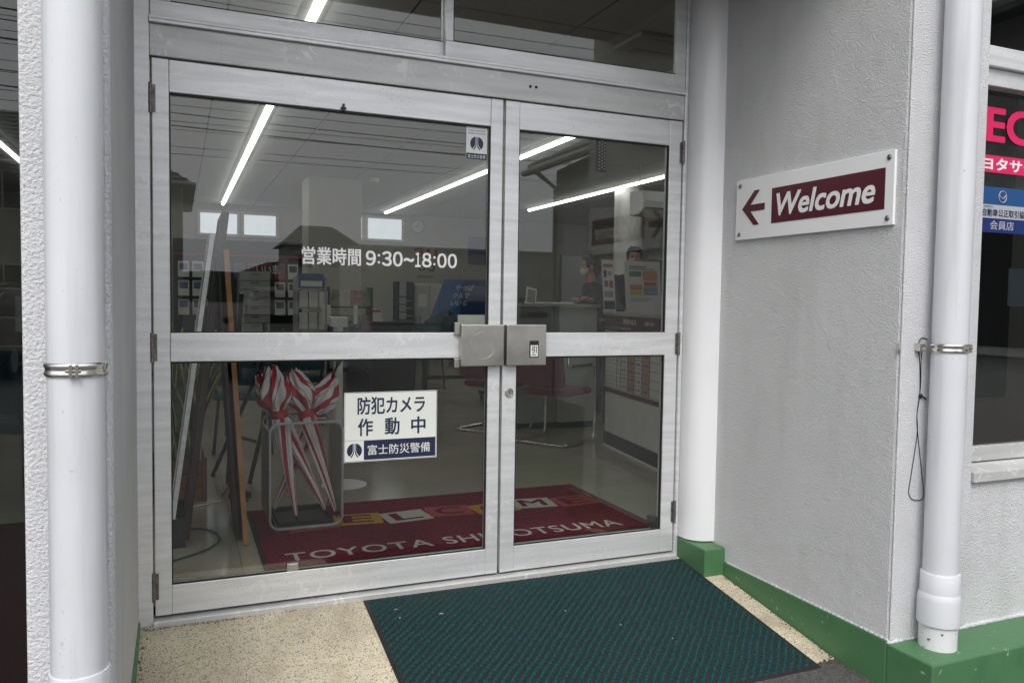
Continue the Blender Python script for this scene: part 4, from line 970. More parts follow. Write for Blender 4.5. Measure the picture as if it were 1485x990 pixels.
# ------------------------------------------------------------------ leaning signs, planter, cables
def edge_board(name, label, bot, top, y0, y1, th, edge_m, face_m):
    bot, top = Vector(bot), Vector(top); d = (top-bot); d.y = 0; L = d.length; d.normalize(); nrm = Vector((d.z, 0, -d.x))
    t = thing(name, label, 'sign board', (bot.x, (y0+y1)/2, bot.z))
    def slab(a0, a1, t0, t1, ya, yb):
        P = lambda a, t_, y: (bot.x+d.x*a+nrm.x*t_, y, bot.z+d.z*a+nrm.z*t_)
        return [P(a0, t0, ya), P(a1, t0, ya), P(a1, t1, ya), P(a0, t1, ya), P(a0, t0, yb), P(a1, t0, yb), P(a1, t1, yb), P(a0, t1, yb)]
    fc = [(0, 1, 2, 3), (4, 5, 6, 7), (0, 1, 5, 4), (1, 2, 6, 5), (2, 3, 7, 6), (3, 0, 4, 7)]
    for ya, yb in ((y0, y0+.03), (y1-.03, y1)): MB().add(slab(0, L, 0, th, ya, yb), fc).build('stile', edge_m, t, .002)
    for a, b in ((0, .03), (L-.03, L)): MB().add(slab(a, b, .0, th, y0+.0302, y1-.0302), fc).build('rail', edge_m, t, .002)
    MB().add(slab(.0302, L-.0302, th*.25, th*.75, y0+.0302, y1-.0302), fc).build('panel', face_m, t)
    return t
bt = PY(360, 790, .81); bt.z = .002
edge_board('sign_board', 'light wooden edged board leaning beside the umbrella stand', (.378, .81, .002), PY(324, 362, .81), .81, 1.35, .024, WOOD, BLACK)
edge_board('sign_board', 'black edged board standing right behind the wooden one', (.352, .9, .002), PY(320, 372, .9)-Vector((.02, 0, 0)), .90, 1.30, .016, BLACK, BLACK)
edge_board('sign_board', 'aluminium edged display board leaning over the planter', (PY(247, 738, .85).x, .85, .15), PY(305, 338, .85), .85, 1.30, .022, ALU, GREYM)
edge_board('sign_board', 'tall brown framed board leaning above the wooden planter', (.10, 1.0, .002), PY(322, 306, 1.0), 1.0, 1.50, .035, BROWN, mat('board_violet', (.05, .035, .10), .3))
t = bpy.data.objects['sign_board.002']
box('foot_block', .05, .115, .87, 1.25, .002, .149, DARKM, t)
ea = thing('easel', 'black folding easel legs standing behind the wooden board', 'easel', (.45, 1.8, 0))
for p0, p1 in (((308, 690), (372, 545)), ((362, 700), (395, 560)), ((330, 700), (345, 500))):
    a = PZ(*p0, .002); b_ = PY(p1[0], p1[1], a.y-.25); MB().tube([a, b_, b_+(b_-a)*.35], .014, 10).build('leg', DARKM, ea, smooth='auto')
a = PY(326, 628, 1.95); b_ = PY(372, 640, 1.95); MB().tube([a, b_], .010, 8).build('brace', DARKM, ea, smooth='auto')
pt = thing('planter', 'square wooden planter box behind the leaning boards', 'planter', (.0, 2.0, 0))
px1 = .24; px0 = -.26
box('inner_liner', px0+.03, px1-.03, 1.80, 2.24, .001, .24, BLACK, pt)
for k in range(3): 
    box('plank', px0+.02, px1-.02, 1.785, 1.799, .002+k*.083, .081+k*.083, WOODD, pt, .004); box('plank', px1-.0165, px1-.003, 1.80, 2.24, .002+k*.083, .081+k*.083, WOODD, pt, .004)
for x in (px0, px1-.02): box('corner_post', x, x+.022, 1.772, 1.7845, .0, .262, WOODD, pt, .003)
pn = thing('snake_plant', 'tall snake plant with yellow edged leaves in the wooden planter', 'plant', (0, 2.0, .24))
def blade(base, h, lean, az, w_, tw, kink=0):
    mb = MB(); N = 12; vs = []; 
    for i in range(N+1):
        s = i/N; cen = Vector(base)+Vector((math.cos(az)*lean*s**1.8, math.sin(az)*lean*s**1.8, h*s*(1-.12*lean*s)))
        wv_ = w_*(.45+1.1*math.sin(math.pi*min(1, .12+s*.86))**.7)*(1-s**6); a = az+math.pi/2+tw*s
        d = Vector((math.cos(a), math.sin(a), 0)); nn = Vector((-d.y, d.x, 0))
        for k, off in ((-1, 0), (-.72, .004), (0, .012), (.72, .004), (1, 0)): vs.append(cen+d*(wv_*k)-nn*off)
    fs = []; ms = []
    for i in range(N):
        for k in range(4): fs.append((i*5+k, i*5+k+1, i*5+5+k+1, i*5+5+k)); ms.append(1 if k in (0, 3) else 0)
    mb.v = [tuple(v) for v in vs]; mb.f = fs; mb.m = ms
    o = mb.build('leaf', [LEAF, LEAFE], pn, smooth=True); sdf = o.modifiers.new('th', 'SOLIDIFY'); sdf.thickness = .004
for k in range(20):
    az = RNG.random()*6.28; blade((RNG.uniform(.02, .20), RNG.uniform(1.86, 2.15), .235), RNG.uniform(.5, .86), RNG.uniform(.05, .24), az, RNG.uniform(.018, .03), RNG.uniform(-.6, .6))
for az, ln, h in ((.15, .20, .62), (-.3, .28, .70), (.5, .22, .55), (3.0, .2, .66)): blade((.16, 1.95, .235), h, ln, az, .024, .4)
def cable(label, pts, r_, m): tag(MB().tube(wob(pts, 8), r_, 6).build('cable', m, smooth=True), label, 'cable')
fz = .006
cable('pale cable lying on the floor by the planter', [PZ(x, y, fz) for x, y in ((252, 742), (275, 735), (298, 731), (320, 726))], .004, WHITE)
cable('green cable looping on the floor behind the glass', [PZ(x, y, fz) for x, y in ((250, 768), (280, 766), (298, 767), (312, 772), (318, 782), (308, 792), (285, 802), (250, 813))], .0048, mat('cable_green', (.03, .10, .09), .5))
cable('black cable tangled by the black power adapter', [PZ(x, y, fz) for x, y in ((322, 718), (335, 700), (345, 690), (352, 705), (345, 722), (360, 726))], .004, BLACK)
t = tag(MB().box(-.06, .06, -.03, .03, 0, .035, M=Matrix.Translation(PZ(348, 722, .001)) @ Matrix.Rotation(.3, 4, 'Z')).build('power_adapter', BLACK, None, .006), 'black power adapter lying on the floor by the easel', 'adapter')

# ------------------------------------------------------------------ reception: counters, chairs, papers, staff
cbx = thing('price_counter', 'white reception counter with maroon price list board and black kick band', 'counter', (3.6, 2.1, 0))
kx0, kx1 = 3.26, 3.437                                   # slightly turned front: near corner to far corner
P0, P1 = Vector((3.262, 1.50, 0)), Vector((3.437, 2.69, 0)); dv = (P1-P0).normalized(); nv = Vector((dv.y, -dv.x, 0)); LN = (P1-P0).length
Mc = Matrix(((dv.x, nv.x, 0, P0.x), (dv.y, nv.y, 0, P0.y), (0, 0, 1, 0), (0, 0, 0, 1)))     # local x along the front, y into the counter
def cbox(n, a, b, c_, d_, e_, f_, m, bev=.0, par=None): return MB().box(a, b, c_, d_, e_, f_, M=Mc).build(n, m, par or cbx, bev)
CW = mat('counter_white', (.76, .76, .74), .35)
cbox('body', 0, LN, .012, .50, .125, 1.11, CW, .003); cbox('kick_band', 0, LN, .004, .48, .022, .1245, BLACK); cbox('floor_trim', 0, LN, 0, .47, .001, .0215, WHITE)
cbox('counter_top', -.02, LN+.01, -.02, .52, 1.1105, 1.14, mat('counter_top', (.45, .45, .43), .3), .005)
pb = cbox('price_board', -.01, LN-.005, .002, .0115, .470, 1.105, PAPER)
MB().box(-.01, LN-.005, -.002, .0012, .985, 1.106, M=Mc).build('title_band', MAROON, pb); MB().box(-.01, LN-.005, -.002, .0012, .470, .505, M=Mc).build('foot_band', MAROON, pb)
U_ = -dv; V_ = EZ       # seen from outside (looking +x) text runs towards -dv
def ctext(mb, s, along, z, w_, h_=None, bold=0, y=-.0032): put_text(mb, s, Mc @ Vector((along, y, z)), U_, V_, w_, h_, bold=bold)
mb = MB(); ctext(mb, '整備料金表', LN-.40, 1.045, .26, .042, .012); ctext(mb, '茨城トヨタ', .38, 1.045, .16, .03, .01); ctext(mb, 'エンジンオイル交換・法定点検・車検基本料金のご案内', LN-.03, 1.005, .52, .014); mb.build('lettering', LETW, pb)
PEACH = mat('peach_cell', (.55, .36, .25), .5)
grid = MB(); rows = 7; zc0, zc1 = .515, .975; rh = (zc1-zc0)/rows; colx = [LN-.02, LN-.28, LN-.36, LN-.50, LN-.64, LN-.78, LN-.92, .02]
for i in range(rows+1): z = zc0+i*rh; grid.box(.02, LN-.02, -.0012, .0015, z-.0012, z+.0012, M=Mc)
for x in colx: grid.box(x-.0012, x+.0012, -.0018, .0014, zc0, zc1, M=Mc)
grid.build('table_lines', GRYT, pb)['kind'] = 'stuff'
for k in (3, 5): MB().box(colx[k+1]+.002, colx[k]-.002, -.0008, .0013, zc0+.002, zc1-.002, M=Mc).build('shaded_column', PEACH, pb)
mb = MB(); prices = ['6,930', '8,250', '9,130', '10,890', '4,620', '6,600', '8,600', '11,220', '12,540', '14,740', '40,480', '41,780', '47,080', '50,500']
for i in range(rows):
    z = zc0+i*rh+rh*.30
    ctext(mb, ('エンジンオイル', 'オイルエレメント', 'ウォッシャー', 'クリーニング', '安心点検', '車検基本', '法定12ヶ月')[i], LN-.03, z, .20, .022)
    ctext(mb, '税込', LN-.295, z, .045, .016)
    for k in range(2, 6): ctext(mb, prices[(i*3+k*2) % len(prices)], colx[k]-.02, z, .095, .024, .015)
o = mb.build('price_figures', GRYT, pb); o['kind'] = 'stuff'
# papers standing on the counter
def leaning_sheet(name, label, px0, py0, px1, py1, y, cov, blocks, cat='leaflet stand'):
    a, b = PY(px0, py1, y), PY(px1, py0, y); wz = 1.141
    t = thing(name, label, cat, ((a.x+b.x)/2, y, wz)); w_, h_ = b.x-a.x, b.z-wz
    # faces the doors, leaning back
    Mt = Matrix.Translation((a.x, y, wz)) @ Matrix.Rotation(math.radians(-8), 4, 'X')
    MB().box(0, w_, 0, .006, 0, h_, M=Mt).build('sheet', cov, t)
    for fx, fz, fw, fh, m in blocks: MB().box(fx*w_, (fx+fw)*w_, -.002, -.0004, fz*h_, (fz+fh)*h_, M=Mt).build('print_block', m, t)
    MB().box(.02, w_-.02, .0065, .06, 0.0, .02, M=Matrix.Translation((a.x, y, wz))).build('foot', PLATE, t)
    return t
def pblk(n, c): return mat('print_'+n, c, .5)
G_, O_, R_, GY, Y_ = pblk('green', (.06, .25, .12)), pblk('orange', (.60, .22, .05)), pblk('red', (.45, .05, .05)), pblk('grey', (.30, .30, .36)), pblk('yellow', (.6, .5, .08))
leaning_sheet('price_sheet', 'large white sheet with colour table standing on the price counter', 909, 379, 962, 447, 2.20, PAPER, [(.12, .70, .34, .10, G_), (.12, .56, .34, .12, PAPER), (.12, .44, .34, .10, O_), (.12, .34, .34, .08, Y_), (.50, .62, .40, .20, O_), (.52, .52, .36, .08, R_), (.50, .34, .40, .17, GY), (.12, .88, .5, .02, GRYT), (.12, .84, .7, .015, GRYT), (.12, .26, .6, .012, GRYT), (.12, .22, .5, .012, GRYT)])
leaning_sheet('product_leaflet', 'narrow white leaflet with small product pictures on the price counter', 876, 376, 895, 452, 2.55, PAPER, [(.10, .86, .8, .06, R_), (.12, .66, .22, .14, BLACK), (.45, .70, .3, .08, GY), (.15, .48, .3, .12, GRYT), (.55, .46, .3, .14, R_), (.12, .28, .7, .12, GY), (.05, .05, .9, .16, DARKM)])
A = PY(868, 466, 2.66)
leaning_sheet('black_card_holder', 'small dark card holder at the corner of the price counter', 866, 462, 875, 476, 2.72, PLATE, [(.1, .2, .8, .5, BLACK)], 'card holder') if False else None
# grey cabinet counter
cb2 = thing('grey_cabinet', 'grey steel cabinet counter where the masked person works', 'cabinet', (3.6, 3.6, 0))
gx0, gx1 = PY(757, 450, 3.60).x, PY(866, 450, 3.60).x
gxm = PY(812, 450, 3.60).x
box('body', gxm, gx1, 3.60, 4.05, .06, 1.17, mat('cabinet_pale', (.48, .50, .49), .4), cb2, .004); box('worktop', gx0-.02, gx1+.02, 3.56, 4.12, 1.1705, 1.20, mat('worktop', (.46, .44, .37), .35), cb2, .004)
box('kick', gxm+.02, gx1-.02, 3.62, 4.03, .001, .059, BLACK, cb2); box('side_body', gx0, gxm-.002, 3.64, 4.05, .06, 1.17, mat('cabinet_mid', (.34, .36, .36), .4), cb2, .004)
box('base_skirt', gx0, gxm-.022, 3.66, 4.03, .001, .059, BLACK, cb2)
h_ = MB().tube([((gxm+gx1)/2+.03, 3.585, .86), ((gxm+gx1)/2+.11, 3.585, .86)], .006, 8).build('handle', CHROME, cb2)
for (px, py) in ((829, 468), (854, 467)): pass
# things on the worktop
A = PY(763, 428, 3.75)
t = thing('desk_tablet', 'white tablet leaning on the grey cabinet worktop', 'tablet', (A.x, 3.75, 1.2))
Mt = Matrix.Translation((PY(762, 440, 3.75).x, 3.75, 1.2005)) @ Matrix.Rotation(.2, 4, 'Y') @ Matrix.Rotation(-.25, 4, 'X')
MB().box(0, .11, 0, .012, 0, .17, M=Mt).build('casing', PLATE, t, .004); MB().box(.012, .098, -.002, -.0005, .02, .15, M=Mt).build('screen', GREYM, t)
MB().box(.02, .09, .0125, .07, 0.0005, .02, M=Matrix.Translation((PY(762, 440, 3.75).x, 3.76, 1.2005))).build('foot', PLATE, t)
t = thing('keyboard', 'pale keyboard under the hands of the masked person', 'keyboard', (gxm, 3.85, 1.2))
kb = (gxm-.12, 3.74)
MB().box(kb[0]-.02, kb[0]+.36, 3.78, 3.94, 1.2005, 1.215).build('tray', PLATE, t, .003)
ks = MB()
for i in range(12):
    for j in range(4): ks.box(kb[0]-.01+i*.03, kb[0]+.015+i*.03, 3.79+j*.035, 3.817+j*.035, 1.2152, 1.221)
ks.build('keys', GREYM, t)['kind'] = 'stuff'

# maroon cantilever chairs
def cantilever(label, x, y, rot):
    t = thing('cantilever_chair', label, 'chair', (x, y, 0), 'maroon cantilever chairs')
    Mt = Matrix.Translation((x, y, 0)) @ Matrix.Rotation(rot, 4, 'Z')
    def W(*p): return Mt @ Vector(p)
    # local: sitter faces +y, back at -y
    pts = []
    for sx in (-1, 1):
        w_ = .255*sx
        side = [W(w_, -.20, .86), W(w_, -.215, .74), W(w_, -.19, .66), W(w_, .18, .655), W(w_, .235, .62), W(w_, .245, .55), W(w_, .245, .12), W(w_, .235, .04), W(w_, .18, .0135), W(w_, -.20, .0135)]
        pts.append(side)
    path = wob(pts[0], 4)+wob([pts[0][-1], W(-.245, -.25, .0135), W(-.20, -.27, .0135), W(.20, -.27, .0135), W(.245, -.25, .0135), pts[1][-1]], 4)[1:-1]+wob(pts[1][::-1], 4)
    MB().tube(path, .0125, 10).build('frame', CHROME, t, smooth=True)
    MB().box(-.235, .235, -.20, .25, .415, .475, M=Mt).build('seat', SEATRED, t, .03, seg=3)
    Mb = Mt @ Matrix.Translation((0, -.235, .50)) @ Matrix.Rotation(math.radians(9), 4, 'X')
    MB().box(-.235, .235, -.025, .025, 0, .36, M=Mb).build('backrest', SEATRED, t, .022, seg=3)
    for sx in (-1, 1):
        MB().box(sx*.255-.02, sx*.255+.02, -.14, .17, .668, .69, M=Mt).build('armrest', BLACK, t, .008)
        MB().tube([W(sx*.255, .242, .44), W(sx*.20, .20, .445)], .010, 8).build('seat_bracket', CHROME, t, smooth=True)
        MB().tube([W(sx*.255, -.205, .80), W(sx*.21, -.245, .80)], .008, 8).build('back_bracket', CHROME, t, smooth=True)
c = PZ(838, 632, 0); cantilever('maroon cantilever chair with chrome frame beside the price list counter', 3.13, 3.0, -1.0)
cantilever('maroon cantilever chair with chrome frame further from the price list counter', 2.86, 3.75, -1.0)

# ------------------------------------------------------------------ people
def voxel_body(mb, name, mats, parent, vox, smooth_it=4):
    o = mb.build(name, mats, parent, smooth=True)
    m = o.modifiers.new('r', 'REMESH'); m.mode = 'VOXEL'; m.voxel_size = vox; m.use_smooth_shade = True
    s_ = o.modifiers.new('s', 'SMOOTH'); s_.factor = .5; s_.iterations = smooth_it
    return o
def limb(mb, pts, rs): mb.tube(wob(pts, 4), list(np.interp(np.linspace(0, len(rs)-1, (len(pts)-1)*4+1), range(len(rs)), rs)), 12)
def person(label, head_c, face_az, stature, hands, mask, hair_long, lean=.0):
    """face_az: direction the person faces (radians, 0 = +x)"""
    hc = Vector(head_c); f = Vector((math.cos(face_az), math.sin(face_az), 0)); s = Vector((-f.y, f.x, 0))   # s = person's left
    hh = stature/7.4; t = thing('person', label, 'person', (hc.x-f.x*lean, hc.y-f.y*lean, 0))
    neck = hc-EZ*(hh*.62)-f*.02; chest = Vector((hc.x, hc.y, hc.z))-EZ*(hh*1.55)-f*(lean*.5+.03); pelvis = chest-EZ*(.40)-f*(lean*.5)
    B = MB()
    Mh = Matrix((( s.x, f.x, 0), (s.y, f.y, 0), (0, 0, 1)))
    B.ell(hc+EZ*hh*.10-f*.01, (hh*.335, hh*.41, hh*.40), M=Mh); B.ell(hc-EZ*hh*.20+f*.022, (hh*.27, hh*.31, hh*.30), M=Mh)
    B.ell(hc-EZ*hh*.10+f*(hh*.40), (.014, .02, .022), M=Mh)                      # nose
    for sg in (-1, 1): B.ell(hc-EZ*hh*.06+s*(sg*hh*.335)-f*.005, (.010, .020, .030), M=Mh)
    limb(B, [hc-EZ*hh*.25-f*.015, neck, neck-EZ*.09-f*.01], [.052, .052, .06])
    limb(B, [neck-EZ*.06, chest, (chest+pelvis)/2, pelvis], [.075, .13, .115, .125])
    C = MB()
    limb(C, [neck-EZ*.035, neck-EZ*.10-f*.005, chest+EZ*.02, (chest+pelvis)/2, pelvis-EZ*.10], [.062, .115, .148, .135, .15])
    wd_ = stature*.118
    for sg in (-1, 1):
        sh = neck-EZ*.085+s*(sg*wd_)-f*.01; C.ell(sh-EZ*.01, (.072, .068, .062), M=Mh); C.ell((sh+neck-EZ*.07)/2, (.08, .055, .05), M=Mh)
        C.ell(chest+s*(sg*.085), (.085, .10, .15), M=Mh)
        hd = Vector(hands[0 if sg < 0 else 1]); mid = (sh+hd)/2; el = mid-EZ*.10+s*(sg*.05)-f*.05
        wr = hd+(el-hd).normalized()*.07
        limb(C, [sh, (sh+el)/2+s*sg*.005, el, (el+wr)/2, wr-(el-wr).normalized()*.025], [.06, .054, .05, .046, .042])
        limb(B, [sh, el, wr, hd], [.04, .036, .026, .026])
        dh = (hd-wr).normalized(); up = EZ; sd_ = dh.cross(up).normalized()
        B.ell(hd+dh*.02, (.038, .045, .016), M=Matrix(((sd_.x, dh.x, 0), (sd_.y, dh.y, 0), (sd_.z, dh.z, 1))))
        for q_, ln in ((-.030, .058), (-.010, .068), (.010, .066), (.028, .052)):
            b0_ = hd+dh*.055+sd_*q_; limb(B, [b0_, b0_+dh*ln*.5+EZ*.008, b0_+dh*ln-EZ*.012], [.0095, .009, .0075])
        th_ = hd+sd_*(sg*.03)+dh*.0; limb(B, [th_, th_+sd_*(sg*.022)+dh*.025, th_+sd_*(sg*.024)+dh*.05-EZ*.008], [.012, .011, .009])
        hp = pelvis+s*(sg*.09); kn_ = Vector((hp.x+f.x*.03, hp.y+f.y*.03, pelvis.z*.52)); an_ = Vector((hp.x, hp.y, .09))
        limb(B, [hp, kn_, an_], [.075, .05, .035]); limb(C, [hp+EZ*.06, hp-EZ*.1, kn_, an_-EZ*.03], [.10, .095, .07, .062])
        B.ell(an_+f*.06-EZ*.05, (.045, .12, .038), M=Mh)
    voxel_body(B, 'body', SKIN, t, .0075, 3); voxel_body(C, 'suit', SUIT, t, .014, 3)
    H = MB(); H.ell(hc+EZ*hh*.16-f*.028, (hh*.385, hh*.43, hh*.41), M=Mh); H.ell(hc+EZ*hh*.02-f*.075, (hh*.36, hh*.30, hh*.42), M=Mh)
    H.ell(hc+EZ*hh*.37+f*.055, (hh*.30, hh*.14, hh*.13), M=Mh)
    for sg in (-1, 1): H.ell(hc+EZ*hh*.12+s*(sg*hh*.30)+f*.018, (hh*.07, hh*.17, hh*.22), M=Mh)
    if hair_long: H.ell(hc-EZ*hh*.20-f*.085, (hh*.24, hh*.17, hh*.30), M=Mh)
    for k in range(26):
        a_ = k*2.399; z_ = .1+.85*(k/26); rr_ = math.sqrt(1-z_*z_*.9)
        H.ell(hc+EZ*hh*(.16+.40*z_)-f*.03+s*(hh*.36*rr_*math.cos(a_))+f*(hh*.38*rr_*math.sin(a_)*(.9 if math.sin(a_) < 0 else .75)), (.013, .013, .013), n=8, k=6)
    voxel_body(H, 'hair', HAIR, t, .008, 2)
    for sg in (-1, 1):
        ec = hc+EZ*.004+s*(sg*hh*.13)+f*(hh*.345)
        MB().ell(ec, (.013, .007, .006), M=Mh, n=10, k=8).build('eye', HAIR, t, smooth=True); MB().ell(ec+EZ*.020, (.019, .006, .0035), M=Mh, n=10, k=6).build('eyebrow', HAIR, t, smooth=True)
    if mask:
        K = MB(); K.ell(hc-EZ*hh*.25+f*.034, (hh*.275, hh*.31, hh*.21), M=Mh); K.ell(hc-EZ*hh*.16+f*(hh*.34), (.018, .022, .024), M=Mh)
        voxel_body(K, 'mask', MASKM, t, .008, 3)
        for sg in (-1, 1): MB().tube([hc-EZ*hh*.15+s*(sg*hh*.27)+f*.055, hc-EZ*hh*.06+s*(sg*hh*.345)-f*.01], .0022, 6).build('ear_loop', MASKM, t)
    else:
        MB().ell(hc-EZ*hh*.27+f*(hh*.34), (.024, .008, .006), M=Mh, n=10, k=6).build('lips', mat('lips', (.32, .12, .09), .5), t, smooth=True)
        cb_ = neck-EZ*.10+f*.10; MB().prism([(-.05, .06), (.05, .06), (0, -.10)], -.006, .0, 'y').build('shirt', PAPER, t) if False else None
    return t
h1 = PY(855, 386, 4.30); hz1 = 1.213
person('person in dark suit and white mask typing at the grey cabinet', h1, math.radians(163), 1.66, [(h1.x-.36, h1.y-.34, hz1+.035), (h1.x-.46, h1.y-.36, hz1+.035)] if False else [(h1.x-.34, 4.10-.18, hz1+.032), (h1.x-.24, 3.90-.06, hz1+.032)], True, True, .06)
h2 = PY(920, 374, 4.05)
person('person in dark suit without mask behind the large price sheet', h2, math.radians(240), 1.68, [(h2.x-.22, h2.y-.30, 1.10), (h2.x+.12, h2.y-.36, 1.08)], False, False, .04)
box_desk = thing('staff_desk', 'staff desk behind the price list counter', 'desk', (4.35, 3.3, 0))
box('desktop', 4.02, 4.9, 3.45, 3.85, 1.03, 1.06, mat('worktop2', (.40, .38, .33), .4), box_desk, .004)
for x in (4.05, 4.83): box('leg', x, x+.04, 3.5, 3.54, .001, 1.0295, DARKM, box_desk); box('leg', x, x+.04, 3.76, 3.80, .001, 1.0295, DARKM, box_desk)

# ------------------------------------------------------------------ bay behind the left shop window
rg_ = tag(box('maroon_rug', -3.9, -.35, -.85, 1.6, .0005, .009, carpet('rug_maroon', (.07, .012, .014)), None, .003), 'dark maroon rug inside the tall left shop window', 'rug')
wr = thing('wire_rack', 'pale wire grid rack seen through the tall left window', 'rack', (-.9, 3.2, 0))
for i in range(7): MB().tube([(-1.5+i*.2, 3.2, .001), (-1.5+i*.2, 3.2, 1.35)], .006, 6).build('upright_wire', WHITE, wr)
for j in range(6): MB().tube([(-1.5, 3.212, .25+j*.2), (-.3, 3.212, .25+j*.2)], .006, 6).build('cross_wire', WHITE, wr)
for i in range(3):
    t = thing('leaflet', f'{("red", "white", "grey")[i]} leaflet clipped on the pale wire rack', 'leaflet', (-1.2+i*.3, 3.18, 1.0), 'leaflets on the wire rack'); box('sheet', -1.3+i*.35, -1.1+i*.35, 3.175, 3.185, .95, 1.2, (CR, PAPER, GREYM)[i], t)
simple_chair('visitor_chair', 'dark teal padded chair in the bay behind the tall left window', -.75, 2.2, math.pi*.8, TEALC, 'teal chairs')
# right window interior
cr = thing('cardboard_panel', 'brown cardboard panels leaning inside the stickered window', 'panel', (3.5, -.85, 0))
box('sheet', 3.00, 3.06, -.95, -.90, .62, 1.00, mat('card_brown', (.12, .085, .065), .8), cr); box('sheet', 3.07, 4.2, -.93, -.90, .60, .83, MATS['card_brown'], cr)
box('shelf', 2.95, 5.0, -.98, -.60, .58, .60, DARKM, cr)
for x in (3.0, 4.9): box('shelf_leg', x, x+.04, -.8, -.76, .001, .5795, DARKM, cr)
dk = tag(box('dark_curtain', 2.64, 5.1, .30, .36, .001, 2.74, mat('curtain_black', (.012, .012, .013), .9, 0, .2, 8, .6, 12, .03), None, .01), 'black curtain hanging behind the stickered window', 'curtain')

# ================================================================== ACROSS THE FORECOURT (seen in the glass)
RWALL = mat('house_wall', (.42, .40, .36), .8, 0, .08); ROOFM = mat('roof_tile', (.09, .09, .095), .6, 0, .2, 3); BEIGE = mat('warehouse_beige', (.46, .45, .40), .8, 0, .05, 1)
def house(name, label, x0, x1, y0, y1, h, rise, hip, wallm=RWALL, over=.5, pivot=None, rot=0.0):
    t = thing(name, label, 'house', pivot or ((x0+x1)/2, (y0+y1)/2, GZ)); t.rotation_euler.z = rot
    box('wall', x0, x1, y0, y1, GZ, h, wallm, t)
    a, b, c_, d_ = x0-over, x1+over, y0-over, y1+over; hx = min((d_-c_)/2, (b-a)*.3) if hip else 0; ym = (c_+d_)/2
    rf = MB().add([(a, c_, h), (b, c_, h), (b, d_, h), (a, d_, h), (a+hx, ym, h+rise), (b-hx, ym, h+rise)], [(0, 1, 5, 4), (2, 3, 4, 5), (1, 2, 5), (3, 0, 4), (0, 3, 2, 1)]).build('roof', ROOFM, t)
    cs = MB(); n = 12
    for k in range(n):                       # tile courses on the slope facing the shop
        s0 = k/n; y = d_-(d_-ym)*s0; z = h+rise*s0+.01; cs.box(a+hx*s0, b-hx*s0, y-.06, y+.02, z, z+.05)
    cs.build('tile_courses', ROOFM, rf)['kind'] = 'stuff'
    nw = max(2, int((x1-x0)/2.4))
    for k in range(nw):
        xx_ = x0+(k+.5)*(x1-x0)/nw
        for z in ([1.0] if h < 4 else [1.0, 3.6]):
            wdw = box('window', xx_-.6, xx_+.6, y1-.02, y1+.03, z, z+1.1, ALUD, t); MB().box(xx_-.55, xx_-.02, y1+.0305, y1+.036, z+.05, z+1.05).build('pane', DARKM, wdw); MB().box(xx_+.02, xx_+.55, y1+.0305, y1+.036, z+.05, z+1.05).build('pane', DARKM, wdw)
    MB().tube([(x1+.05, y1+.05, GZ), (x1+.05, y1+.05, h-.05)], .05, 8).build('gutter_pipe', GREYM, t)
    MB().tube([(a, d_+.05, h), (b, d_+.05, h)], .06, 8).build('gutter', GREYM, t)
    return t
house('tiled_house', 'two storey house with dark tiled roof across the forecourt', -9, .15, -33, -25, 4.85, 2.3, True)
house('hip_roof_house', 'beige house with dark hip roof further across the street', 7.9, 13.1, -66, -60, 5.4, 1.8, True)
wg = thing('side_wing', 'pale gabled side wing with gutter at the edge of the forecourt', 'building', (5.16, -7.2, GZ))
WG = mat('wing_wall', (.55, .55, .54), .8)
box('wall', 5.16, 9.2, -7.2, -1.20, GZ, 3.12, WG, wg)
MB().prism([(4.83, 3.08), (7.18, 4.25), (9.55, 3.08), (9.55, 3.22), (7.18, 4.40), (4.83, 3.22)], -7.5, -1.21, 'y').build('roof', ROOFM, wg)
MB().prism([(5.16, 3.121), (9.2, 3.121), (7.18, 4.12)], -7.19, -7.1, 'y').build('gable', WG, wg)
MB().tube([(4.79, -7.52, 3.10), (4.79, -1.22, 3.10)], .055, 10).build('gutter', GREYM, wg, smooth='auto')
MB().tube([(4.79, -7.1, 3.06), (5.10, -7.1, 2.85), (5.10, -7.1, GZ)], .035, 10).build('downspout', GREYM, wg, smooth='auto')
for y in (-5.9, -3.6):
    wdw = box('window', 5.12, 5.158, y, y+1.5, .9, 2.0, ALUD, wg); box('pane', 5.114, 5.1195, y+.06, y+.72, .96, 1.94, DARKM, wdw); box('pane', 5.114, 5.1195, y+.78, y+1.44, .96, 1.94, DARKM, wdw)
wh = thing('warehouse', 'long low beige warehouse across the street', 'warehouse', (18, -47, GZ))
box('wall', 10.4, 30, -52, -45, GZ, 4.4, BEIGE, wh); box('parapet', 10.3, 30.1, -52.1, -44.9, 4.4, 4.6, GREYM, wh)
for k in range(5): d_ = box('shutter', 12+k*3.4, 14.6+k*3.4, -44.99, -44.94, GZ, 2.9, GREYM, wh)
hl_ = MB(); n = 60; pts = [(-260+k*10, 5+7*abs(math.sin(k*.37))+4*math.sin(k*.9)**2) for k in range(n)]
hl_.prism([(-260, GZ)]+pts+[(-260+(n-1)*10, GZ)], -330, -300, 'y'); struct(hl_.build('hills', mat('hill_green', (.05, .07, .05), .9)))
POLE = mat('concrete_pole', (.32, .31, .30), .8)
def pole(x, y, label):
    t = thing('utility_pole', label, 'utility pole', (x, y, GZ), 'utility poles')
    MB().tube([(x, y, GZ), (x, y, 10.5)], [.17, .11], 14).build('shaft', POLE, t, smooth='auto')
    for z in (8.2, 9.2, 10.0): box('crossarm', x-.9, x+.9, y-.2, y-.12, z, z+.09, GREYM, t)
    MB().lathe([(.2, 7.0), (.24, 7.05), (.24, 7.7), (.2, 7.75)], (x+.35, y, 0), 16).build('transformer', GREYM, t, smooth='auto')
pole(-14, -18, 'concrete utility pole near the two storey tiled house'); pole(26, -18, 'concrete utility pole near the long warehouse')
WIRE = mat('wire_black', (.02, .02, .02), .6)
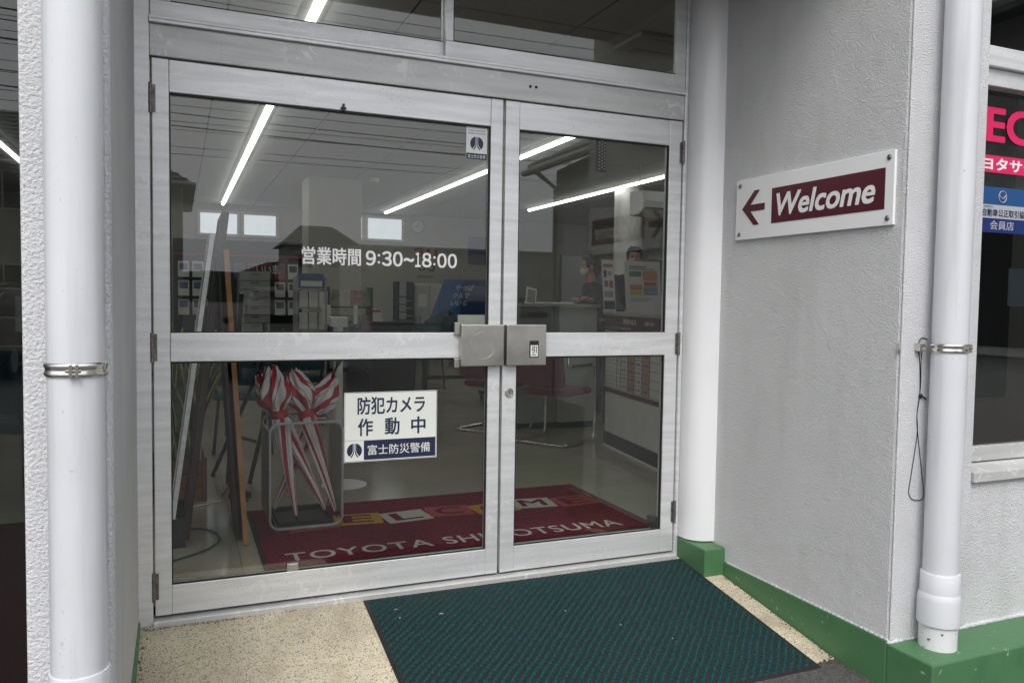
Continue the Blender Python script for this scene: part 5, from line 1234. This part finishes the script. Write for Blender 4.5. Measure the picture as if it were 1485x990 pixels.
def wire(a, b, sag, r_=.012, lab=''):
    a, b = Vector(a), Vector(b); P = [a.lerp(b, i/24)-EZ*(sag*4*(i/24)*(1-i/24)) for i in range(25)]
    tag(MB().tube(P, r_, 5).build('overhead_wire', WIRE), lab, 'wire', 'overhead wires')
lab1 = 'thin overhead power line strung between the two utility poles'
for k, (z, dy, r_) in enumerate(((10.05, -.7, .010), (10.05, 0, .010), (10.05, .7, .010), (9.25, -.6, .010), (9.25, .6, .010), (8.25, -.5, .016), (8.25, .4, .010), (7.6, 0, .020), (7.2, .1, .012), (6.8, 0, .022), (6.4, .1, .012), (6.0, .0, .016))):
    wire((-14+dy, -18.2, z), (26+dy, -18.2, z+.2*math.sin(k)), .55+.15*math.sin(k*2), r_, lab1)
lab2 = 'overhead service line dropping from the pole to the side building'
for k in range(7): wire((26-.6+.2*k, -18.2, 9.9-.5*k), (7.5+.25*k, -7.4-.3*k, 3.9-.05*k+.3), .3, .011, lab2)
for k in range(9): wire((-30, -26, 9.6-.42*k), (45, -26, 9.9-.40*k), .5+.1*math.sin(k*3), .010, 'thin overhead line running along the street behind the nearer wires')
# parked cars
CARS = mat('car_silver', (.045, .047, .05), .6, 0, .02, spec=.25); CARB = mat('car_dark', (.05, .055, .065), .5, 0, .02, spec=.3); CGL = mat('car_glass', (.02, .022, .025), .25, spec=.2)
def car(label, x, y, rot, paint):
    t = thing('parked_car', label, 'car', (x, y, GZ), 'parked cars on the forecourt')
    Mt = Matrix.Translation((x, y, GZ)) @ Matrix.Rotation(rot, 4, 'Z')
    secs = [(-2.05, .78, .35, .72), (-1.95, .84, .28, .95), (-1.2, .87, .24, 1.02), (-.6, .88, .22, 1.02), (.9, .88, .22, 1.0), (1.7, .86, .24, .98), (2.0, .80, .32, .86), (2.08, .74, .40, .70)]
    def loft(S, name, m, par, z0=None):
        vs = []; n = 0
        for (xx_, w_, zl, zh) in S:
            ring = [(-w_*.9, zl), (-w_, zl+.12), (-w_, zh-.14), (-w_*.9, zh), (w_*.9, zh), (w_, zh-.14), (w_, zl+.12), (w_*.9, zl)]; n = len(ring)
            vs += [Mt @ Vector((xx_, a, b)) for a, b in ring]
        fs = [(i*n+j, i*n+(j+1) % n, (i+1)*n+(j+1) % n, (i+1)*n+j) for i in range(len(S)-1) for j in range(n)]+[tuple(range(n)), tuple(range((len(S)-1)*n, len(S)*n))]
        return MB().add(vs, fs).build(name, m, par, .03, smooth='auto', seg=2)
    body = loft(secs, 'body', paint, t)
    loft([(-1.85, .62, .98, 1.12), (-1.45, .70, .98, 1.46), (-.9, .72, .98, 1.54), (.2, .72, .98, 1.54), (.75, .70, .98, 1.44), (1.55, .62, .96, 1.06)], 'cabin', CGL, t)
    loft([(-1.42, .60, 1.32, 1.56), (-.9, .66, 1.34, 1.62), (.2, .66, 1.34, 1.62), (.68, .58, 1.30, 1.54)], 'roof_panel', paint, t)
    for sx in (-1.3, 1.3):
        for sy in (-1, 1):
            Mw = Mt.to_3x3() @ Matrix.Rotation(math.radians(90), 3, 'X')
            wl = MB().lathe([(.22, -.10), (.31, -.09), (.32, 0), (.31, .09), (.22, .10)], Mt @ Vector((sx, sy*.80, .32)), 24, M=Mw).build('wheel', RUBBER, t, smooth='auto')
            MB().lathe([(.21, -.101), (.21, .101)], Mt @ Vector((sx, sy*.80, .32)), 20, M=Mw).build('rim', GREYM, wl)
    for sy in (-1, 1):
        MB().ell((0, 0, 0), (.06, .17, .09), M=Mt.to_3x3(), n=12, k=8).build('headlight', PLATE, t, smooth=True).location = Vector((0, 0, 0))
    for o_, sy in zip([o for o in t.children if o.name.startswith('headlight')], (-1, 1)):
        o_.matrix_parent_inverse = Matrix.Translation(-Vector((x, y, GZ)) + (Mt @ Vector((2.02, sy*.6, .72))))
    box_ = MB().box(2.06, 2.10, -.45, .45, .42, .62, M=Mt).build('grille', BLACK, t, .01)
    for sy in (-1, 1): MB().ell(Mt @ Vector((.85, sy*.98, 1.02)), (.09, .1, .07), M=Mt.to_3x3()).build('mirror', paint, t, smooth=True)
car('grey hatchback parked on the forecourt nose towards the doors', 2.0, -12.2, math.radians(100), CARS)
car('dark hatchback parked by the pale side building', 8.6, -18.0, math.radians(80), CARB)
car('grey hatchback parked before the tiled house', -3.2, -15.5, math.radians(95), CARS)
